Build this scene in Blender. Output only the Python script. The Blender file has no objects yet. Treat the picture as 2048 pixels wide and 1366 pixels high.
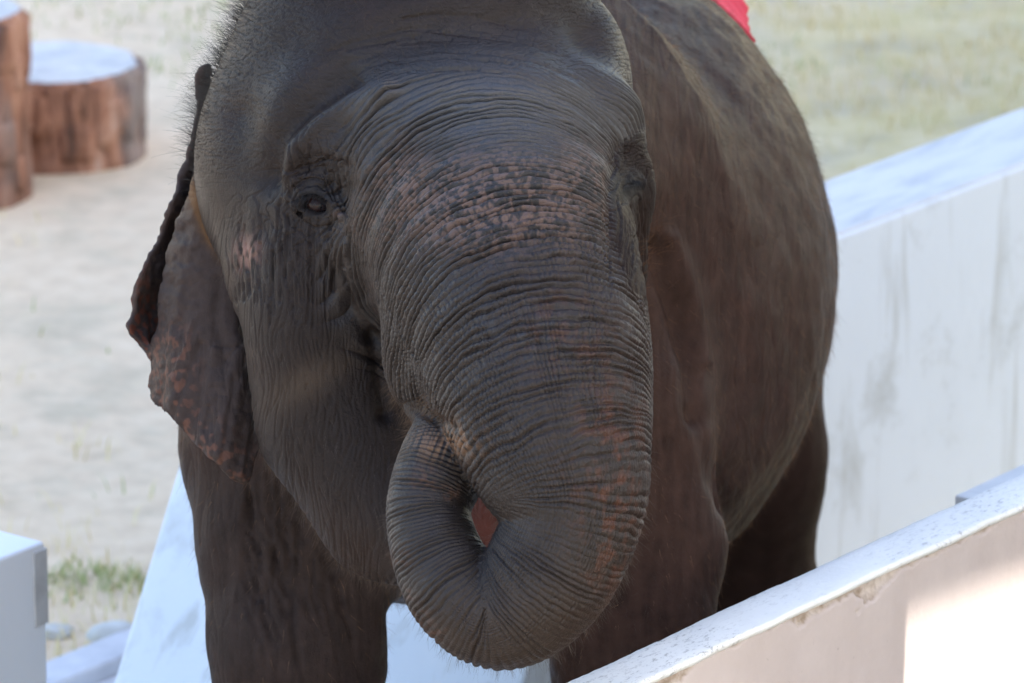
import bpy, math
import numpy as np
from mathutils import Vector, Matrix

scene = bpy.context.scene
col = scene.collection
R = math.radians

# ------------------------------------------------------------------ camera
PITCH = R(17.0)
FOCUS = 10.0
FZ = 1.80                                   # height of the point in focus
CAM = np.array([0.0, 0.0, FZ + FOCUS * math.sin(PITCH)])
AX_R = np.array([1.0, 0.0, 0.0])
AX_U = np.array([0.0, math.sin(PITCH), math.cos(PITCH)])
AX_F = np.array([0.0, math.cos(PITCH), -math.sin(PITCH)])
FPT = CAM + FOCUS * AX_F
cam_data = bpy.data.cameras.new('camera')
cam = bpy.data.objects.new('camera', cam_data)
col.objects.link(cam)
cam.location = CAM.tolist()
cam.rotation_euler = (math.pi / 2 - PITCH, 0, 0)
cam_data.lens = 225.0
cam_data.sensor_width = 36.0
cam_data.clip_end = 500.0
cam_data.dof.use_dof = True
cam_data.dof.focus_distance = FOCUS - 0.05
cam_data.dof.aperture_fstop = 7.0
scene.camera = cam

# ------------------------------------------------------------------ light
SUN_EL = R(40.0)
SUN_AZ = np.array([0.95, -0.31]); SUN_AZ /= np.linalg.norm(SUN_AZ)
SUN_DIR = np.array([SUN_AZ[0] * math.cos(SUN_EL), SUN_AZ[1] * math.cos(SUN_EL), math.sin(SUN_EL)])
world = bpy.data.worlds.new('World')
scene.world = world
world.use_nodes = True
wn = world.node_tree.nodes
sky = wn.new('ShaderNodeTexSky')
sky.sky_type = 'NISHITA'
sky.sun_disc = False
sky.sun_elevation = SUN_EL
sky.sun_rotation = math.atan2(SUN_AZ[0], SUN_AZ[1])
sky.air_density = 1.0
sky.dust_density = 2.0
sky.ozone_density = 0.0
world.node_tree.links.new(sky.outputs[0], wn['Background'].inputs[0])
wn['Background'].inputs[1].default_value = 0.15
sl = bpy.data.lights.new('sun', 'SUN')
sl.energy = 2.0
sl.angle = R(0.5)
sl.color = (1.0, 0.95, 0.87)
sun = bpy.data.objects.new('sun', sl)
col.objects.link(sun)
sun.rotation_euler = Vector(SUN_DIR.tolist()).to_track_quat('Z', 'Y').to_euler()
sun.location = (6, -4, 12)
scene.view_settings.view_transform = 'Standard'
scene.view_settings.look = 'None'
scene.view_settings.gamma = 1.0
scene.view_settings.use_curve_mapping = False
scene.view_settings.exposure = 2.1

# ------------------------------------------------------------------ coordinates
# "view metres": x right, y up across the view axis, w away from the camera, origin at the point in focus
def P(px, py, w):
    k = (1 + w / FOCUS) / 1280.0
    return np.array([(px - 1024) * k, (683 - py) * k, w])
VM = np.stack([AX_R, AX_U, AX_F])           # rows: view axes in world
def to_world(p):
    return np.asarray(p) @ VM + FPT
def B(X, Y, Z):                             # level metres (X right, Y away, Z above ground) -> view metres
    return VM @ (np.array([X, Y + FPT[1], Z]) - FPT)
def px_of(p):
    k = 1280.0 / (1 + p[:, 2] / FOCUS)
    return 1024 + p[:, 0] * k, 683 - p[:, 1] * k
def W(px, py, w):
    return to_world(P(px, py, w))

# ------------------------------------------------------------------ noise
def _hash(ix, iy, iz, seed):
    h = (ix.astype(np.uint32) * np.uint32(374761393) + iy.astype(np.uint32) * np.uint32(668265263)
         + iz.astype(np.uint32) * np.uint32(2147483647) + np.uint32((seed * 974634777 + 12345) & 0xffffffff))
    h = (h ^ (h >> np.uint32(13))) * np.uint32(1274126177)
    h = (h ^ (h >> np.uint32(16))) * np.uint32(2246822519)
    h = h ^ (h >> np.uint32(15))
    return (h & np.uint32(255)).astype(np.int32)
_G = np.random.default_rng(3).normal(size=(256, 3)).astype(np.float32)
_G /= np.linalg.norm(_G, axis=1)[:, None]
_ROT = np.linalg.qr(np.array([[1., .62, -.35], [-.48, 1., .71], [.55, -.27, 1.]]))[0].astype(np.float32)
def noise(q, seed=0):
    """gradient noise, about -1..1, q (n,3)"""
    q = np.asarray(q, np.float32) @ _ROT
    i = np.floor(q); f = q - i
    i = i.astype(np.int32)
    u = f * f * f * (f * (f * 6 - 15) + 10)
    out = 0
    for dx in (0, 1):
        wx = u[:, 0] if dx else 1 - u[:, 0]
        for dy in (0, 1):
            wxy = wx * (u[:, 1] if dy else 1 - u[:, 1])
            for dz in (0, 1):
                g = _G[_hash(i[:, 0] + dx, i[:, 1] + dy, i[:, 2] + dz, seed)]
                d = g[:, 0] * (f[:, 0] - dx) + g[:, 1] * (f[:, 1] - dy) + g[:, 2] * (f[:, 2] - dz)
                out = out + wxy * (u[:, 2] if dz else 1 - u[:, 2]) * d
    return out * 1.75
def fbm(q, n=3, seed=0):
    a, o = 1.0, 0
    for k in range(n):
        o = o + a * noise(q * (2.03 ** k), seed + k)
        a *= 0.5
    return o / 1.6
def sstep(a, b, x):
    t = np.clip((x - a) / (b - a), 0, 1)
    return t * t * (3 - 2 * t)

# ------------------------------------------------------------------ helpers for things
def tag(o, label=None, cat=None, group=None, kind=None):
    if label: o['label'] = label
    if cat: o['category'] = cat
    if group: o['group'] = group
    if kind: o['kind'] = kind
    return o
def empty(name, loc):
    o = bpy.data.objects.new(name, None); col.objects.link(o); o.location = [float(v) for v in loc]
    return o
def put(name, me, mat=None, parent=None):
    o = bpy.data.objects.new(name, me); col.objects.link(o)
    if mat is not None: me.materials.append(mat)
    if parent is not None:
        o.parent = parent
        o.matrix_parent_inverse = Matrix.Translation(-Vector(parent.location))
    return o
def mesh_from(name, V, T, smooth=True):
    T = np.asarray(T)
    me = bpy.data.meshes.new(name)
    me.vertices.add(len(V)); me.vertices.foreach_set('co', np.ascontiguousarray(V, np.float32).ravel())
    k = T.shape[1]
    me.loops.add(T.size); me.loops.foreach_set('vertex_index', np.ascontiguousarray(T, np.int32).ravel())
    me.polygons.add(len(T)); me.polygons.foreach_set('loop_start', np.arange(len(T), dtype=np.int32) * k)
    me.polygons.foreach_set('use_smooth', np.full(len(T), smooth))
    me.update()
    return me
def grid_faces(nu, nv, wrap_v=False):
    i, j = np.meshgrid(np.arange(nu - 1), np.arange(nv if wrap_v else nv - 1), indexing='ij')
    j2 = (j + 1) % nv
    return np.stack([i * nv + j, (i + 1) * nv + j, (i + 1) * nv + j2, i * nv + j2], -1).reshape(-1, 4)
def G(px, py, z):
    """world point where the view ray through a pixel meets height z"""
    d = AX_F * FOCUS + AX_R * (px - 1024) / 128.0 + AX_U * (683 - py) / 128.0
    d = AX_F * FOCUS + AX_R * (px - 1024) / 1280.0 + AX_U * (683 - py) / 1280.0
    return CAM + d * ((z - CAM[2]) / d[2])

class Mat:
    """small wrapper for procedural node materials"""
    def __init__(self, name, rough=.8, spec=.5):
        self.m = bpy.data.materials.new(name); self.m.use_nodes = True
        self.n, self.l = self.m.node_tree.nodes, self.m.node_tree.links
        self.b = self.n['Principled BSDF']
        self.b.inputs['Roughness'].default_value = rough
        self.b.inputs['Specular IOR Level'].default_value = spec
        self.tc = self.n.new('ShaderNodeTexCoord').outputs['Object']
    def scaled(self, sc):
        mp = self.n.new('ShaderNodeMapping'); mp.inputs['Scale'].default_value = sc
        self.l.new(self.tc, mp.inputs['Vector']); return mp.outputs[0]
    def noise(self, scale, detail=4, vec=None, rough=.55, dist=0):
        t = self.n.new('ShaderNodeTexNoise'); t.inputs['Scale'].default_value = scale
        t.inputs['Detail'].default_value = detail; t.inputs['Roughness'].default_value = rough
        t.inputs['Distortion'].default_value = dist
        self.l.new(vec if vec is not None else self.tc, t.inputs['Vector']); return t.outputs['Fac']
    def ramp(self, fac, stops):
        r = self.n.new('ShaderNodeValToRGB')
        e = r.color_ramp.elements
        while len(e) < len(stops): e.new(.5)
        for k, (p, c) in enumerate(stops):
            e[k].position = p; e[k].color = (c, c, c, 1) if isinstance(c, (int, float)) else (*c, 1)
        self.l.new(fac, r.inputs[0]); return r.outputs[0]
    def mix(self, fac, a, b, mode='MIX'):
        x = self.n.new('ShaderNodeMix'); x.data_type = 'RGBA'; x.blend_type = mode
        for sock, v in ((x.inputs[0], fac), (x.inputs[6], a), (x.inputs[7], b)):
            if isinstance(v, (int, float)): sock.default_value = v
            elif isinstance(v, tuple): sock.default_value = (*v, 1)
            else: self.l.new(v, sock)
        return x.outputs[2]
    def math(self, op, a, b=0):
        x = self.n.new('ShaderNodeMath'); x.operation = op
        for sock, v in ((x.inputs[0], a), (x.inputs[1], b)):
            if isinstance(v, (int, float)): sock.default_value = v
            else: self.l.new(v, sock)
        return x.outputs[0]
    def attr(self, name, kind='Fac'):
        a = self.n.new('ShaderNodeAttribute'); a.attribute_name = name; return a.outputs[kind]
    def color(self, c): self.l.new(c, self.b.inputs['Base Color']); return self
    def rough(self, r): self.l.new(r, self.b.inputs['Roughness']); return self
    def bump(self, h, strength=.4, dist=.01):
        x = self.n.new('ShaderNodeBump'); x.inputs['Strength'].default_value = strength; x.inputs['Distance'].default_value = dist
        self.l.new(h, x.inputs['Height'])
        prev = self.b.inputs['Normal'].links
        if prev: self.l.new(prev[0].from_socket, x.inputs['Normal'])
        self.l.new(x.outputs[0], self.b.inputs['Normal']); return self

# ------------------------------------------------------------------ ground
_ya, _yb = G(1282, 1362, 1.28), G(2048, 1004, 1.28)
_yd = (_yb - _ya)[:2] / np.linalg.norm((_yb - _ya)[:2])
def off_yard(x, y):
    """1 on the sand, 0 on the added dark yard before the near wall"""
    rx, ry = x - _ya[0], y - _ya[1]
    return np.maximum(sstep(-.05, .05, -_yd[1] * rx + _yd[0] * ry), sstep(-.2, -.3, _yd[0] * rx + _yd[1] * ry))
def ground_z(x, y):
    return _ground_z(x, y) * off_yard(x, y)
def _ground_z(x, y):
    q = np.stack([x, y, x * 0], 1)
    return .014 * noise(q * 1.3, 81) + .005 * noise(q * 5.5, 82) + .0025 * noise(q * 15, 83) - .004
gx = np.arange(-4.6, 4.8, .045); gy = np.arange(8.5, 22.5, .045)
gv = np.stack(np.meshgrid(gx, gy, indexing='ij'), -1).reshape(-1, 2)
edge = np.minimum(np.minimum(gv[:, 0] + 4.6, 4.8 - gv[:, 0]), np.minimum(gv[:, 1] - 8.5, 22.4 - gv[:, 1]))
gz = ground_z(gv[:, 0], gv[:, 1]) * sstep(0, .4, edge)
gq = np.stack([gv[:, 0], gv[:, 1], gz], 1)
gf = grid_faces(len(gx), len(gy))
# surrounding plain, joined on to the grid's rim
x0, x1, y0, y1 = gx[0], gx[-1], gy[0], gy[-1]
ring_in = [(x0, y0), (x1, y0), (x1, y1), (x0, y1)]
ring_out = [(-250, -250), (250, -250), (250, 250), (-250, 250)]
nv0 = len(gq)
gq = np.vstack([gq, [(a, b, 0) for a, b in ring_in], [(a, b, 0) for a, b in ring_out]])
gf = np.vstack([gf, [[nv0 + (k + 1) % 4, nv0 + k, nv0 + 4 + k, nv0 + 4 + (k + 1) % 4] for k in range(4)]])
ground_me = mesh_from('sandy_ground', gq, gf)
gm = Mat('sand', .9, .2)
big = gm.noise(.9, 5)
fine = gm.noise(14, 6)
sand = gm.ramp(fine, [(.25, (.57, .445, .315)), (.5, (.67, .535, .38)), (.75, (.72, .59, .435))])
straw = gm.ramp(gm.noise(9, 6), [(.3, (.56, .46, .22)), (.55, (.68, .565, .32)), (.8, (.74, .62, .42))])
sep = gm.n.new('ShaderNodeSeparateXYZ'); gm.l.new(gm.tc, sep.inputs[0])
side = gm.math('MULTIPLY', gm.math('ADD', sep.outputs[0], -.2), .7)
fac = gm.math('ADD', side, gm.math('MULTIPLY', gm.math('SUBTRACT', big, .5), 2.6))
fac = gm.ramp(fac, [(.0, 0.0), (.75, .85)])
dirt = gm.ramp(gm.noise(2.4, 7, rough=.65), [(.50, 0.0), (.68, .75)])
gc = gm.mix(dirt, gm.mix(fac, sand, straw), gm.ramp(gm.noise(11, 6), [(.3, (.36, .31, .22)), (.6, (.50, .43, .31)), (.8, (.46, .45, .26))]))
gm.color(gc)
gm.bump(fine, .5, .01)
ground = tag(put('sandy_ground', ground_me, gm.m), kind='structure')

# grass: dry blades and a few green weeds
rg = np.random.default_rng(11)
def blades(n, xr, yr, dens, hgt, wid):
    x = rg.uniform(*xr, n); y = rg.uniform(*yr, n)
    k = dens(x, y) * off_yard(x, y) > rg.random(n)
    x, y = x[k], y[k]; n = len(x)
    h = hgt * rg.uniform(.5, 1.4, n); a = rg.uniform(0, 2 * np.pi, n); t = rg.uniform(.2, 1.1, n)
    z = ground_z(x, y) - .004
    dx, dy = np.cos(a), np.sin(a)
    w_ = wid * rg.uniform(.6, 1.5, n)
    p0 = np.stack([x - dy * w_, y + dx * w_, z], 1); p1 = np.stack([x + dy * w_, y - dx * w_, z], 1)
    m0 = np.stack([x - dy * w_ * .7 + dx * t * h * .35, y + dx * w_ * .7 + dy * t * h * .35, z + h * .6], 1)
    m1 = np.stack([x + dy * w_ * .7 + dx * t * h * .35, y - dx * w_ * .7 + dy * t * h * .35, z + h * .6], 1)
    tp = np.stack([x + dx * t * h, y + dy * t * h, z + h], 1)
    V = np.stack([p0, p1, m1, m0, tp], 1).reshape(-1, 3)
    b = np.arange(n)[:, None] * 5
    T = np.concatenate([b + [0, 1, 2], b + [0, 2, 3], b + [3, 2, 4]])
    return V, T
def dens_dry(x, y):
    q = np.stack([x, y, x * 0], 1)
    f = fbm(q * 1.3, 3, 90)
    return np.clip(sstep(-.2, .9, (x - .2) * .55 + 1.2 * f) * .9 + sstep(.1, .5, f) * .8 * (y > 14.5) + .9 * sstep(14.6, 12.6, y) * (x < -.3) * sstep(-.1, .4, f + .3), 0, 1)
def dens_green(x, y):
    q = np.stack([x, y, x * 0], 1)
    f = fbm(q * 1.6, 3, 95)
    w1 = np.exp(-((x - WEED[0]) / .16) ** 2 - ((y - WEED[1]) / .10) ** 2)
    w2 = np.exp(-((x - WEED2[0]) / .16) ** 2 - ((y - WEED2[1]) / .14) ** 2)
    for cx, cy, rx, ry, k in PATCHES:
        w2 = np.maximum(w2, k * np.exp(-((x - cx) / rx) ** 2 - ((y - cy) / ry) ** 2))
    return np.clip(sstep(.25, .6, f) * .35 * (x > .4) + w1 * .25 + w2 * .2 + .25 * sstep(.35, .6, f) * (y > 15.5), 0, 1)
PATCHES = [(*G(a, b, 0)[:2], r1, r2, k) for a, b, r1, r2, k in [(400, 22, .16, .35, 2.2), (320, 40, .12, .25, 1.8), (325, 132, .07, .12, 2.4), (120, 18, .15, .25, 1.5), (210, 45, .10, .15, 1.2), (150, 690, .10, .05, .5), (40, 615, .08, .05, .4), (130, 1000, .08, .06, .5), (250, 990, .08, .06, .6), (240, 1120, .08, .06, .8)]]
WEED = G(165, 1165, 0); WEED2 = G(290, 1180, 0)
vv, tt = blades(60000, (-2.6, 3.4), (11.2, 20.5), dens_dry, .05, .0022)
dm = Mat('dry_grass_blade', .7, .3)
dm.color(dm.ramp(dm.noise(3, 4), [(.3, (.62, .50, .25)), (.5, (.70, .59, .33)), (.7, (.56, .53, .22))]))
tag(put('dry_grass', mesh_from('dry_grass', vv, tt), dm.m), kind='stuff')
vv, tt = blades(90000, (-2.6, 3.4), (11.2, 20.5), dens_green, .035, .003)
wv, wt = blades(6000, (WEED[0] - .4, WEED[0] + .4), (WEED[1] - .3, WEED[1] + .3), lambda x, y: np.exp(-((x - WEED[0]) / .13) ** 2 - ((y - WEED[1]) / .08) ** 2) * .5, .028, .0028)
tt = np.concatenate([tt, wt + len(vv)]); vv = np.concatenate([vv, wv])
wm = Mat('green_grass_blade', .6, .3)
wm.color(wm.ramp(wm.noise(4, 4), [(.3, (.28, .34, .12)), (.6, (.40, .42, .19)), (.8, (.50, .47, .25))]))
tag(put('green_grass', mesh_from('green_grass', vv, tt), wm.m), kind='stuff')

# ------------------------------------------------------------------ walls
def wall_frame(a, b):
    d = (b - a)[:2] / np.linalg.norm((b - a)[:2])
    return d, np.array([-d[1], d[0]])           # along, and away from the camera side
Z_FRONT, Z_BACK = 1.28, 0.90
fa, fbp = G(1282, 1362, Z_FRONT), G(2048, 1004, Z_FRONT)
ff = G(1625, 1134, Z_FRONT)
fd, fn = wall_frame(fa, fbp)
FT = float((ff - fa)[:2] @ fn)                   # thickness of the front wall
ba, bb = G(1687, 470, Z_BACK), G(2048, 334, Z_BACK)
bl = G(90, 1083, Z_BACK)
bd_, bn = wall_frame(bl, ba)
BT = float((G(1672, 354, Z_BACK) - ba)[:2] @ bn)
print('walls', fa, fbp, fd, FT, '|', ba, bb, bl, bd_, BT, (bb - ba)[:2] / np.linalg.norm((bb - ba)[:2]))

# unseen dark yard added before the near wall to cut warm bounce light
yv_ = [fa[:2] + fd * l + fn * p for l, p in ((-.2, -.05), (90, -.05), (90, -120), (-.2, -120))]
yard_me = mesh_from('added_dark_yard', np.array([(a, b, .006) for a, b in yv_]), [[3, 2, 1, 0]])
ym = Mat('dark_yard', .9, .3); ym.color(ym.ramp(ym.noise(6, 6), [(.3, (.045, .043, .042)), (.7, (.075, .072, .070))]))
tag(put('added_dark_yard', yard_me, ym.m), kind='structure')

def paint_material(name, base, stain, dirt, run, streak=1.0):
    m = Mat(name, .62, .35)
    big = m.noise(2.2, 6, rough=.65)
    run_v = m.scaled((9, 9, 1.2))
    runs = m.noise(1.6, 5, run_v, .6, .3)
    c = m.mix(m.ramp(big, [(.42, 0.0), (.72, .55)]), base, stain)
    c = m.mix(m.math('MULTIPLY', m.ramp(runs, [(.56, 0.0), (.72, 1.0)]), run), c, dirt)
    spk = m.noise(42, 5, m.scaled((1, 1, .35)), .7)
    c = m.mix(m.math('MULTIPLY', m.ramp(spk, [(.62, 0.0), (.70, 1.0)]), .35 * streak), c, dirt)
    m.color(c)
    m.bump(m.noise(30, 8, rough=.7), .25, .006)
    m.bump(m.noise(4, 3), .25, .02)
    return m
pm_front_top = Mat('front_wall_top_paint', .55, .4)
_m = pm_front_top
sc1 = _m.n.new('ShaderNodeMapping'); sc1.inputs['Rotation'].default_value = (0, 0, -math.atan2(fd[1], fd[0]))
_m.l.new(_m.tc, sc1.inputs['Vector'])
sc2 = _m.n.new('ShaderNodeMapping'); sc2.inputs['Scale'].default_value = (1, 2.6, 1)
_m.l.new(sc1.outputs[0], sc2.inputs['Vector'])
scr = _m.noise(46, 8, sc2.outputs[0], .8, .25)
mask = _m.ramp(_m.noise(3.2, 4), [(.42, .0), (.62, 1.0)])
_c = _m.mix(_m.ramp(_m.noise(7, 5), [(.4, 0.0), (.75, .5)]), (.86, .86, .84), (.72, .72, .71))
_c = _m.mix(_m.math('MULTIPLY', _m.ramp(scr, [(.53, 0.0), (.63, .9)]), _m.math('ADD', _m.math('MULTIPLY', mask, .92), .08)), _c, (.33, .32, .31))
_m.color(_c); _m.bump(_m.noise(60, 8, rough=.7), .35, .004); _m.bump(_m.noise(8, 4), .3, .01)
pm_front_face = Mat('front_wall_face_paint', .7, .3)
_m = pm_front_face
_c = _m.mix(_m.ramp(_m.noise(3.5, 6, rough=.65), [(.38, 0.0), (.7, .8)]), (.60, .515, .48), (.50, .42, .39))
_c = _m.mix(_m.math('MULTIPLY', _m.ramp(_m.noise(2.0, 5, _m.scaled((7, 7, 1.1)), .6, .3), [(.52, 0.0), (.75, 1.0)]), .35), _c, (.50, .42, .385))
_c = _m.mix(_m.math('MULTIPLY', _m.ramp(_m.noise(46, 6, rough=.75), [(.64, 0.0), (.70, 1.0)]), .5), _c, (.36, .30, .26))
_c = _m.mix(_m.ramp(_m.attr('chip'), [(.15, 0.0), (.6, 1.0)]), _c, _m.ramp(_m.noise(40, 5), [(.35, (.33, .25, .19)), (.65, (.62, .53, .47))]))
_m.color(_c); _m.bump(_m.noise(38, 8, rough=.7), .35, .005); _m.bump(_m.noise(5, 4), .35, .02)

# front wall: painted coping slab lying on a rendered wall with a crumbling upper edge
FL0, FL1 = -.40, 2.6                              # along the wall from the point at its first measured corner
L = np.arange(FL0, FL1, .005)
def along(l, perp, z):
    return np.stack([fa[0] + fd[0] * l + fn[0] * perp, fa[1] + fd[1] * l + fn[1] * perp, z + l * 0], -1)
def edge_noise(l, sd):
    q = np.stack([l * 7, l * 0 + sd, l * 0], 1)
    return .6 * noise(q, sd) + .4 * noise(q * 4.1, sd + 1) + .25 * noise(q * 13, sd + 2)
front_root = empty('front_wall', (fa[0] + fd[0] * .7, fa[1] + fd[1] * .7, 0))
tag(front_root, 'near wall with chipped pinkish face and sunlit patch, in front of the elephant', 'wall')
prof = []
eN, eF = edge_noise(L, 101) * .0035, edge_noise(L, 111) * .0035
for pz, pp, ew in [(-.014, .006, 0), (-.013, -.001, 1), (-.006, -.003, 1), (-.0015, -.0005, 1), (-.0003, .0015, .8), (0, .004, .6), (.0012, .008, 0), (.0015, .02, 0), (.002, FT * .3, 0), (.0025, FT * .5, 0), (.002, FT * .7, 0), (.001, FT - .02, 0),
                    (-.001, FT - .006, -1), (-.005, FT, -1), (-.014, FT + .002, -1)]:
    perp = pp + (eN * ew if ew > 0 else -eF * ew * -1 if ew < 0 else 0) + 0 * L
    zz = Z_FRONT + pz + .0012 * noise(np.stack([L * 9, L * 0 + pp * 30, L * 0], 1), 120) + .003 * noise(np.stack([L * 2, L * 0, L * 0], 1), 121)
    prof.append(along(L, perp, zz))
pv = np.stack(prof, 1)
cap = mesh_from('coping', pv.reshape(-1, 3), grid_faces(len(L), len(prof))[:, ::-1])
put('coping', cap, pm_front_top.m, front_root)
zs = np.concatenate([np.arange(0, .10, .0045), np.linspace(.10, .5, 16), [.7, 1.0, Z_FRONT + .05]])
ll, zz = np.meshgrid(L, zs, indexing='ij')
q = np.stack([ll, zz, ll * 0], -1).reshape(-1, 3)
chipn = noise(q * [9, 14, 1], 131) * .7 + noise(q * [26, 34, 1], 132) * .5 + noise(q * [80, 90, 1], 133) * .25
reach = .012 + .030 * sstep(-.1, .7, noise(np.stack([q[:, 0] * 5, q[:, 0] * 0, q[:, 0] * 0], 1), 134))
chip = sstep(.0, .28, chipn + .55 - q[:, 1] / reach)
dep = chip * (.004 + .004 * (noise(q * [60, 60, 1], 135) + 1)) + .0012 * noise(q * [12, 12, 1], 136) + .003 * noise(q * [2.5, 2.5, 1], 137) + .002
fv = along(q[:, 0], dep, Z_FRONT - .012 - q[:, 1])
face_me = mesh_from('rendered_face', fv, grid_faces(len(L), len(zs)))
at = face_me.attributes.new('chip', 'FLOAT', 'POINT'); at.data.foreach_set('value', chip.astype(np.float32))
put('rendered_face', face_me, pm_front_face.m, front_root)
# core behind the face (back side and ends)
def prism(pts_xy, z0, z1):
    n = len(pts_xy)
    v = [(x, y, z0) for x, y in pts_xy] + [(x, y, z1) for x, y in pts_xy]
    return v, n
def box_mesh(name, o, d, n, l0, l1, p0, p1, z0, z1, bevel=.006, seg=2):
    import bmesh
    bm = bmesh.new()
    cs = [(l, p, z) for l in (l0, l1) for p in (p0, p1) for z in (z0, z1)]
    vs = [bm.verts.new((o[0] + d[0] * l + n[0] * p, o[1] + d[1] * l + n[1] * p, z)) for l, p, z in cs]
    for f in [(0, 1, 3, 2), (4, 6, 7, 5), (0, 4, 5, 1), (2, 3, 7, 6), (0, 2, 6, 4), (1, 5, 7, 3)]:
        bm.faces.new([vs[i] for i in f])
    bmesh.ops.recalc_face_normals(bm, faces=bm.faces)
    if bevel:
        bmesh.ops.bevel(bm, geom=list(bm.edges), offset=bevel, segments=seg, affect='EDGES', profile=.6)
    me = bpy.data.meshes.new(name); bm.to_mesh(me); bm.free()
    return me
pm_white = paint_material('white_wall_paint', (.79, .81, .83), (.68, .70, .71), (.36, .36, .34), .55)
put('wall_core', box_mesh('wall_core', fa, fd, fn, FL0 + .01, FL1 - .01, .016, FT - .001, -.1, Z_FRONT - .008, .002, 1), pm_white.m, front_root)

# back wall: white, its left end cut to a slope, weathered top
def back(l, p, z):
    return np.array([bl[0] + bd_[0] * l + bn[0] * p, bl[1] + bd_[1] * l + bn[1] * p, z])
def l_of(px, py, z=None):
    """distance along the back wall's near face for a pixel on that face, and the height"""
    d = AX_F * FOCUS + AX_R * (px - 1024) / 1280.0 + AX_U * (683 - py) / 1280.0
    t = ((bl - CAM)[:2] @ bn + BT) / (d[:2] @ bn)
    w_ = CAM + d * t
    return float((w_ - bl)[:2] @ bd_), float(w_[2])
E_TOP = l_of(368, 888); E_LOW = l_of(226, 1362)       # far edge of the sloped end
sl_ = (E_LOW[0] - E_TOP[0]) / (E_LOW[1] - E_TOP[1])
l_top = E_TOP[0] + sl_ * (Z_BACK - E_TOP[1]); l_bot = E_TOP[0] + sl_ * (-.1 - E_TOP[1])
print('back wall end', E_TOP, E_LOW, l_top, l_bot, BT)
import bmesh
bm = bmesh.new()
LB = 9.0
cs = [(l_bot, 0, -.1), (LB, 0, -.1), (LB, 0, Z_BACK), (l_top, 0, Z_BACK)]
va = [bm.verts.new(back(*c)) for c in cs]; vb = [bm.verts.new(back(c[0], BT, c[2])) for c in cs]
bm.faces.new(va); bm.faces.new(vb[::-1])
for i in range(4):
    j = (i + 1) % 4
    bm.faces.new([va[j], va[i], vb[i], vb[j]])
bmesh.ops.recalc_face_normals(bm, faces=bm.faces)
bmesh.ops.bevel(bm, geom=list(bm.edges), offset=.012, segments=3, affect='EDGES', profile=.6)
me = bpy.data.meshes.new('back_wall'); bm.to_mesh(me); bm.free()
pm_back = Mat('back_wall_paint', .62, .35)
_m = pm_back
_c = _m.mix(_m.ramp(_m.noise(1.3, 6, rough=.6), [(.45, 0.0), (.72, .6)]), (.73, .79, .86), (.60, .65, .70))
_c = _m.mix(_m.math('MULTIPLY', _m.ramp(_m.noise(1.5, 5, _m.scaled((7, 7, .9)), .6, .4), [(.55, 0.0), (.70, 1.0)]), .6), _c, (.42, .43, .41))
_c = _m.mix(_m.math('MULTIPLY', _m.ramp(_m.noise(2.6, 6, rough=.7), [(.55, 0.0), (.70, 1.0)]), .55), _c, (.40, .41, .39))
_m.color(_c); _m.bump(_m.noise(6, 5), .3, .02)
bw = empty('back_wall', back(2.5, BT / 2, 0))
tag(bw, 'long white weathered wall behind the elephant, its left end a slope', 'wall')
put('painted_wall', me, pm_back.m, bw)
bm = bmesh.new()
cs = [(l_bot - .01, -.1), (l_top + .22, -.1), (l_top + .22, Z_BACK - .012), (l_top, Z_BACK - .012)]  # buttress added to give the gap between the legs a sky-lit face
va = [bm.verts.new(back(c[0], -.66, c[1])) for c in cs]; vb = [bm.verts.new(back(c[0], -.002, c[1])) for c in cs]
bm.faces.new(va); bm.faces.new(vb[::-1])
for i in range(4):
    j = (i + 1) % 4
    bm.faces.new([va[j], va[i], vb[i], vb[j]])
bmesh.ops.recalc_face_normals(bm, faces=bm.faces)
bmesh.ops.bevel(bm, geom=list(bm.edges), offset=.010, segments=3, affect='EDGES', profile=.6)
me = bpy.data.meshes.new('added_buttress'); bm.to_mesh(me); bm.free()
put('added_buttress', me, pm_back.m, bw)
# streaked strip of old paint along the top of the back wall
pm_btop = Mat('back_wall_top_paint', .6, .35)
_m = pm_btop
sc1 = _m.n.new('ShaderNodeMapping'); sc1.inputs['Rotation'].default_value = (0, 0, -math.atan2(bd_[1], bd_[0]))
_m.l.new(_m.tc, sc1.inputs['Vector'])
sc2 = _m.n.new('ShaderNodeMapping'); sc2.inputs['Scale'].default_value = (.6, 3.0, 1)
_m.l.new(sc1.outputs[0], sc2.inputs['Vector'])
_m.color(_m.mix(_m.ramp(_m.noise(5.5, 6, sc2.outputs[0], .65, .5), [(.45, 0.0), (.70, .65)]), (.71, .70, .69), (.42, .43, .45)))
put('top_skim', box_mesh('top_skim', bl, bd_, bn, l_top + .02, LB - .05, .008, BT - .008, Z_BACK - .02, Z_BACK + .004, .002, 1), pm_btop.m, bw)

# end of the same wall beyond the gap
blk = empty('wall_end_block', back(-.6, BT / 2, 0))
tag(blk, 'smooth white wall end with square corner, across the gap from the sloped wall', 'wall')
pm_block = Mat('block_paint', .55, .4)
_m = pm_block
_m.color(_m.mix(_m.ramp(_m.noise(1.6, 5), [(.4, 0.0), (.75, .5)]), (.84, .85, .87), (.74, .75, .78)))
_m.bump(_m.noise(14, 5), .15, .01)
put('painted_block', box_mesh('painted_block', bl, bd_, bn, -3.0, 0, 0, BT, -.1, Z_BACK, .008, 3), pm_block.m, blk)
mm = Mat('mortar_trim', .85, .2); mm.color(mm.ramp(mm.noise(20, 5), [(.3, (.46, .45, .44)), (.7, (.62, .61, .60))]))
put('corner_trim', box_mesh('corner_trim', bl, bd_, bn, -.035, .004, -.003, .05, .74, Z_BACK - .012, .002, 1), mm.m, blk)

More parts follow.
